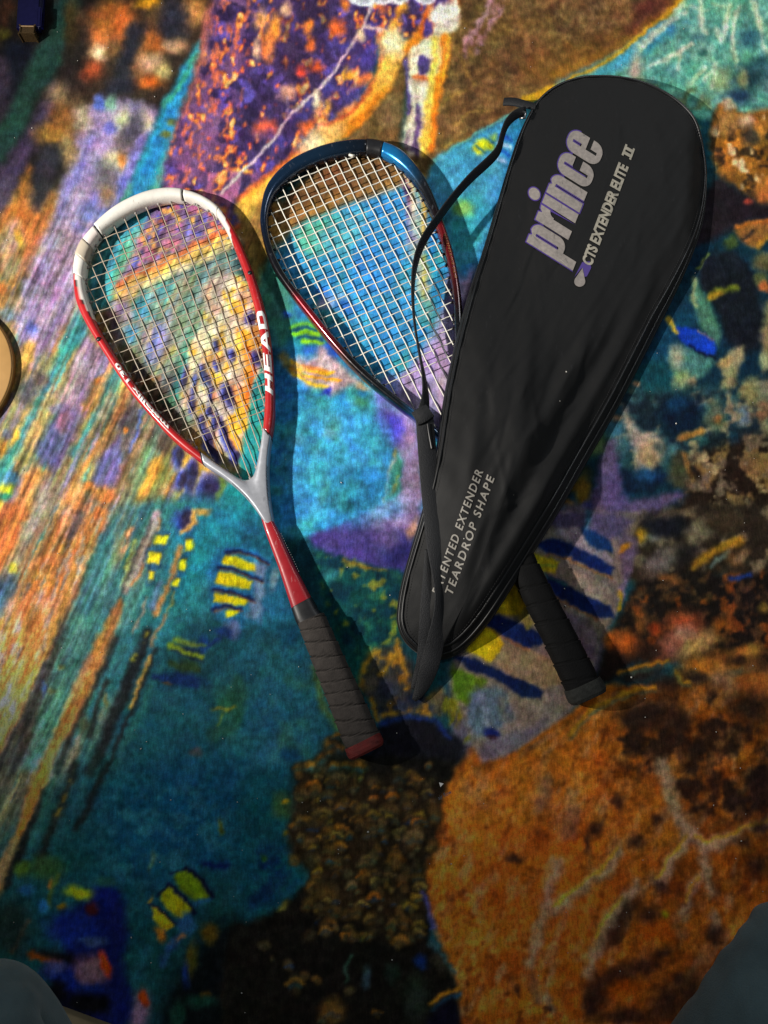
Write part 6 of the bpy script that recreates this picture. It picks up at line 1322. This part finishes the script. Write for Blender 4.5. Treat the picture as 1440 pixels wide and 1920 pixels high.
Vp, Fp = glyph_mesh([[(-.55, .35), (-.05, 1.35), (.05, .9), (.3, .5), (.55, .6), (.8, 1.5), (.55, 2.1), (-.1, 1.9)]]); decal('drop_shade', Vp, Fp, cover_mapper(np.array([1087, 528]), np.array([20.5, 3.]), np.array([3.5, -19.0]), .0006), M_PURP, cover)

# strap: a flat webbing ribbon, twisted on edge in its upper half
def ribbon(name, rows, mat, thick=.0017, roll=None):
    """rows: px x, px y, width m, z, roll in degrees (0 = lying flat)"""
    R_ = smooth_open(rows, 2); R_ = resample(R_, 90)
    pts = [P(r[0], r[1], r[3]) for r in R_]; secs = []
    for i, p in enumerate(pts):
        t = (pts[min(i + 1, len(pts) - 1)] - pts[max(i - 1, 0)]).normalized()
        s = t.cross(Vector((0, 0, 1))).normalized(); u = s.cross(t).normalized()
        a = A(R_[i][4]); s2 = s * math.cos(a) + u * math.sin(a); u2 = u * math.cos(a) - s * math.sin(a)
        w = R_[i][2] / 2; h = thick / 2
        secs.append([p + s2 * w * x + u2 * h * y for x, y in ((1, -.5), (1, .5), (.93, 1), (0, 1.25), (-.93, 1), (-1, .5), (-1, -.5), (-.93, -1), (0, -.75), (.93, -1))])
    return mesh_obj(name, *loft(secs), mat, cover)
ribbon('strap', [(986, 208, .010, .024, 40), (966, 214, .011, .027, 55), (950, 230, .011, .029, 62), (942, 252, .011, .030, 64), (936, 282, .012, .032, 60), (915, 304, .012, .034, 58), (880, 335, .012, .038, 62), (845, 376, .012, .038, 66), (815, 418, .013, .036, 66), (792, 452, .013, .036, 62), (778, 492, .012, .034, 64), (773, 540, .010, .030, 72), (776, 600, .009, .028, 76), (785, 655, .009, .028, 74), (795, 705, .010, .029, 66), (799, 745, .012, .030, 50), (793, 775, .014, .031, 20)], M_WEB)
def on_cover(rows, gap=.0022):
    out = []
    for x, y, w, z, r_ in rows:
        for _ in range(3):
            p = P(x, y, z)
            if sdpoly(np.array([x], np.float32), np.array([y], np.float32), BO)[0] < 0: z = cover_z(p.x, p.y) + gap
        out.append((x, y, w, z, r_))
    return out
ribbon('strap', on_cover([(796, 782, .019, .031, 4), (799, 820, .020, .030, 8), (803, 870, .0205, .028, 10), (808, 925, .0205, .028, 8), (813, 980, .020, .04, 4), (818, 1030, .019, .04, 6), (823, 1075, .016, .04, 22), (826, 1115, .013, .04, 34), (824, 1155, .014, .04, 26), (818, 1195, .018, .04, 10), (811, 1228, .0195, .03, 2), (804, 1254, .019, .014, 4), (795, 1280, .016, .009, 8), (783, 1303, .010, .007, 4), (776, 1313, .005, .006, 0)]), M_WEB)
ribbon('strap', on_cover([(800, 1030, .004, .04, 0), (802, 1080, .010, .04, 2), (803, 1130, .016, .04, 0), (802, 1175, .018, .04, 0), (800, 1212, .018, .03, 0), (796, 1244, .017, .014, 0), (788, 1264, .014, .009, 0), (778, 1282, .008, .007, 0), (774, 1292, .004, .006, 0)], .0012), M_WEB, .0013)
ribbon('strap_keeper', [(778, 786, .016, .033, 0), (792, 778, .018, .0345, 0), (806, 770, .016, .033, 0)], M_WEB, .003)
ribbon('strap_keeper', [(806, 795, .009, .031, 40), (808, 815, .009, .030, 50), (812, 842, .008, .029, 60)], M_PIPE, .002)
ribbon('tab', [(944, 191, .010, .017, 0), (962, 190, .011, .020, 0), (984, 196, .010, .022, 0), (1004, 200, .008, .022, 0)], M_WEB, .0025)
mesh_obj('buckle', *tube([P(975, 206, .024), P(985, 212, .027), P(984, 221, .026), P(974, 222, .024)], .0016, 8), M_METAL, cover)
# ------------------------------------------------------------------ wooden disc at the left edge
M_WOOD = material('pale_wood', 'a57e48', .5, noise=(26, .12), bump=(120, .15, .0006))
M_RIM = material('dark_wood_edge', '7a5a24', .5, noise=(60, .25))
dc = P(-122, 697, .008); disc_r = (P(24, 697, .008) - dc).length
disc = empty('wooden_disc', (dc.x, dc.y, 0))
tag(disc, 'pale round wooden disc lying on the carpet, cut by the left picture edge', 'wooden disc')
def lathe(prof, c, n=96):
    V, F = [], []
    for r, z in prof:
        for k in range(n): V.append((c.x + r * math.cos(2 * math.pi * k / n), c.y + r * math.sin(2 * math.pi * k / n), z))
    for j in range(len(prof) - 1):
        for k in range(n): F.append((j * n + k, j * n + (k + 1) % n, (j + 1) * n + (k + 1) % n, (j + 1) * n + k))
    F.append(tuple((len(prof) - 1) * n + k for k in range(n)))
    return V, F
mesh_obj('face', *lathe([(disc_r - .0016, 0.0066), (disc_r - .0018, 0.0076), (disc_r - .003, 0.0081), (disc_r * .5, 0.0082), (.001, 0.0082)], dc), M_WOOD, disc)
mesh_obj('edge', *lathe([(disc_r - .002, .0005), (disc_r, .002), (disc_r, 0.0060), (disc_r - .0015, 0.0072), (disc_r - .004, 0.0068)], dc), M_RIM, disc)

# ------------------------------------------------------------------ small blue lighter at the upper left
M_BLUE = material('blue_plastic', '0a0838', .35, noise=(200, .1))
M_CAP = material('worn_brass', '5e4a30', .4, metal=.6, noise=(900, .35))
lg = empty('lighter', P(54, 36, 0))
tag(lg, 'small dark blue plastic lighter with worn metal end at the upper left corner', 'lighter')
def block(name, a, b, wid, z0, z1, mat, parent, bev=.0015):
    a, b = P(*a, z1), P(*b, z1); d = (b - a); L = d.length; d.normalize(); s = Vector((-d.y, d.x, 0)); c = (a + b) / 2
    bm = bmesh.new(); bmesh.ops.create_cube(bm, size=1)
    for v in bm.verts:
        q_ = c + d * v.co.x * L + s * v.co.y * wid; v.co = (q_.x, q_.y, z0 + (v.co.z + .5) * (z1 - z0))
    bmesh.ops.bevel(bm, geom=bm.edges[:], offset=bev, segments=3, affect='EDGES')
    V = [tuple(v.co) for v in bm.verts]; bm.verts.index_update(); F = [tuple(v.index for v in f.verts) for f in bm.faces]; bm.free()
    return mesh_obj(name, V, F, mat, parent, smooth=False)
block('body', (57, -40), (52, 52), .032, .0005, .013, M_BLUE, lg, .004)
block('rib', (74, 12), (72, 50), .006, .012, .0142, M_BLUE, lg)
block('metal_end', (52, 49), (50, 64), .018, .001, .0115, M_CAP, lg)

# ------------------------------------------------------------------ knees of the person behind the phone
M_CLOTH = material('grey_blue_fleece', '5a6d72', .95, noise=(34, .2), bump=(900, .5, .0012), spec=.1, sheen=.2)
def person():
    kl, kr = P(-52, 1832, .20), P(1560, 1718, .22)
    V = [(0, -.62, .16), (-.11, -.60, .15), P(-75, 2060, .21), kl, (-.26, -.42, .075), (-.02, -.46, .06), (.11, -.60, .15), P(1535, 2030, .23), kr, (.27, -.42, .075), (.03, -.52, .06), (-.10, -.50, .05), (.12, -.56, .05)]
    E_ = [(0, 1), (1, 2), (2, 3), (3, 4), (4, 5), (0, 6), (6, 7), (7, 8), (8, 9), (9, 10), (5, 12), (10, 11)]
    R_ = [.10, .085, .075, .05, .05, .035, .085, .10, .06, .05, .035, .03, .03]
    m = bpy.data.meshes.new('person'); m.from_pydata([tuple(v) for v in V], E_, []); m.update()
    o = bpy.data.objects.new('person', m); COL.objects.link(o)
    md = o.modifiers.new('skin', 'SKIN'); md.use_smooth_shade = True
    for i, r in enumerate(R_): m.skin_vertices[0].data[i].radius = (r, r)
    m.skin_vertices[0].data[0].use_root = True
    sb = o.modifiers.new('sub', 'SUBSURF'); sb.levels = sb.render_levels = 4
    dg = bpy.context.evaluated_depsgraph_get()
    m2 = bpy.data.meshes.new_from_object(o.evaluated_get(dg)); bpy.data.objects.remove(o)
    o = bpy.data.objects.new('person', m2); COL.objects.link(o)
    m2.materials.clear(); m2.materials.append(M_CLOTH); m2.polygons.foreach_set('use_smooth', [True] * len(m2.polygons))
    co = np.zeros(len(m2.vertices) * 3, np.float32); m2.vertices.foreach_get('co', co); co = co.reshape(-1, 3)
    nn = np.zeros(len(m2.vertices) * 3, np.float32); m2.vertices.foreach_get('normal', nn); nn = nn.reshape(-1, 3)
    fold = .0018 * fbm2(co[:, 0] * 1.3 + co[:, 2] * .7, co[:, 1] * 1.2 - co[:, 2], 2.2) + .0004 * np.sin(co[:, 1] * 90 + 14 * np.sin(co[:, 0] * 26) + co[:, 2] * 60) + .0003 * np.sin(co[:, 0] * 260 + co[:, 1] * 190)
    m2.vertices.foreach_set('co', (co + nn * fold[:, None]).astype(np.float32).ravel())
    m2.update()
    return tag(o, 'person sitting cross-legged in pale grey-blue trousers, knees at both bottom corners', 'person')
person()

# ------------------------------------------------------------------ lint
rl = random.Random(11)
SP = [(60, 240), (323, 133), (303, 6), (290, 181), (13, 450), (1282, 54), (1303, 512), (1062, 697), (1268, 794), (1060, 1136), (732, 1319), (640, 905), (247, 1165), (394, 1182), (264, 1404), (846, 1620), (1184, 1270), (453, 1862), (1338, 1510), (870, 1605), (1390, 1577), (560, 1250), (690, 1560), (735, 1800), (246, 1758), (320, 1500), (1080, 1000), (640, 1240)]
SP += [(1050, 752), (963, 928), (870, 1010)]
for _ in range(190): SP.append((rl.uniform(0, 1440), rl.uniform(0, 1900)))
V, F = [], []
for i, (x, y) in enumerate(SP):
    big = i < 28
    zz = .0012
    if sdpoly(np.array([x], np.float32), np.array([y], np.float32), BO)[0] < -6:
        if i > 31: continue
        q_ = P(x, y, .036); zz = cover_z(q_.x, q_.y) + .0003
    p = P(x, y, zz); L = rl.uniform(.0009, .0014) if big else rl.uniform(.0004, .0009); a = rl.uniform(0, 6.28); el = rl.uniform(.35, 1)
    b0 = len(V)
    d = Vector((math.cos(a), math.sin(a), 0)); s = Vector((-d.y, d.x, 0))
    V += [p + d * L, p + s * L * el, p - d * L, p - s * L * el, p + Vector((0, 0, L * .6)), p - Vector((0, 0, L * .6))]
    F += [(b0, b0 + 1, b0 + 4), (b0 + 1, b0 + 2, b0 + 4), (b0 + 2, b0 + 3, b0 + 4), (b0 + 3, b0, b0 + 4), (b0 + 1, b0, b0 + 5), (b0 + 2, b0 + 1, b0 + 5), (b0 + 3, b0 + 2, b0 + 5), (b0, b0 + 3, b0 + 5)]
lint = mesh_obj('lint', V, F, material('lint', 'd8d4cc', .9))
tag(lint, 'tiny white lint specks scattered over the carpet', None, 'stuff')
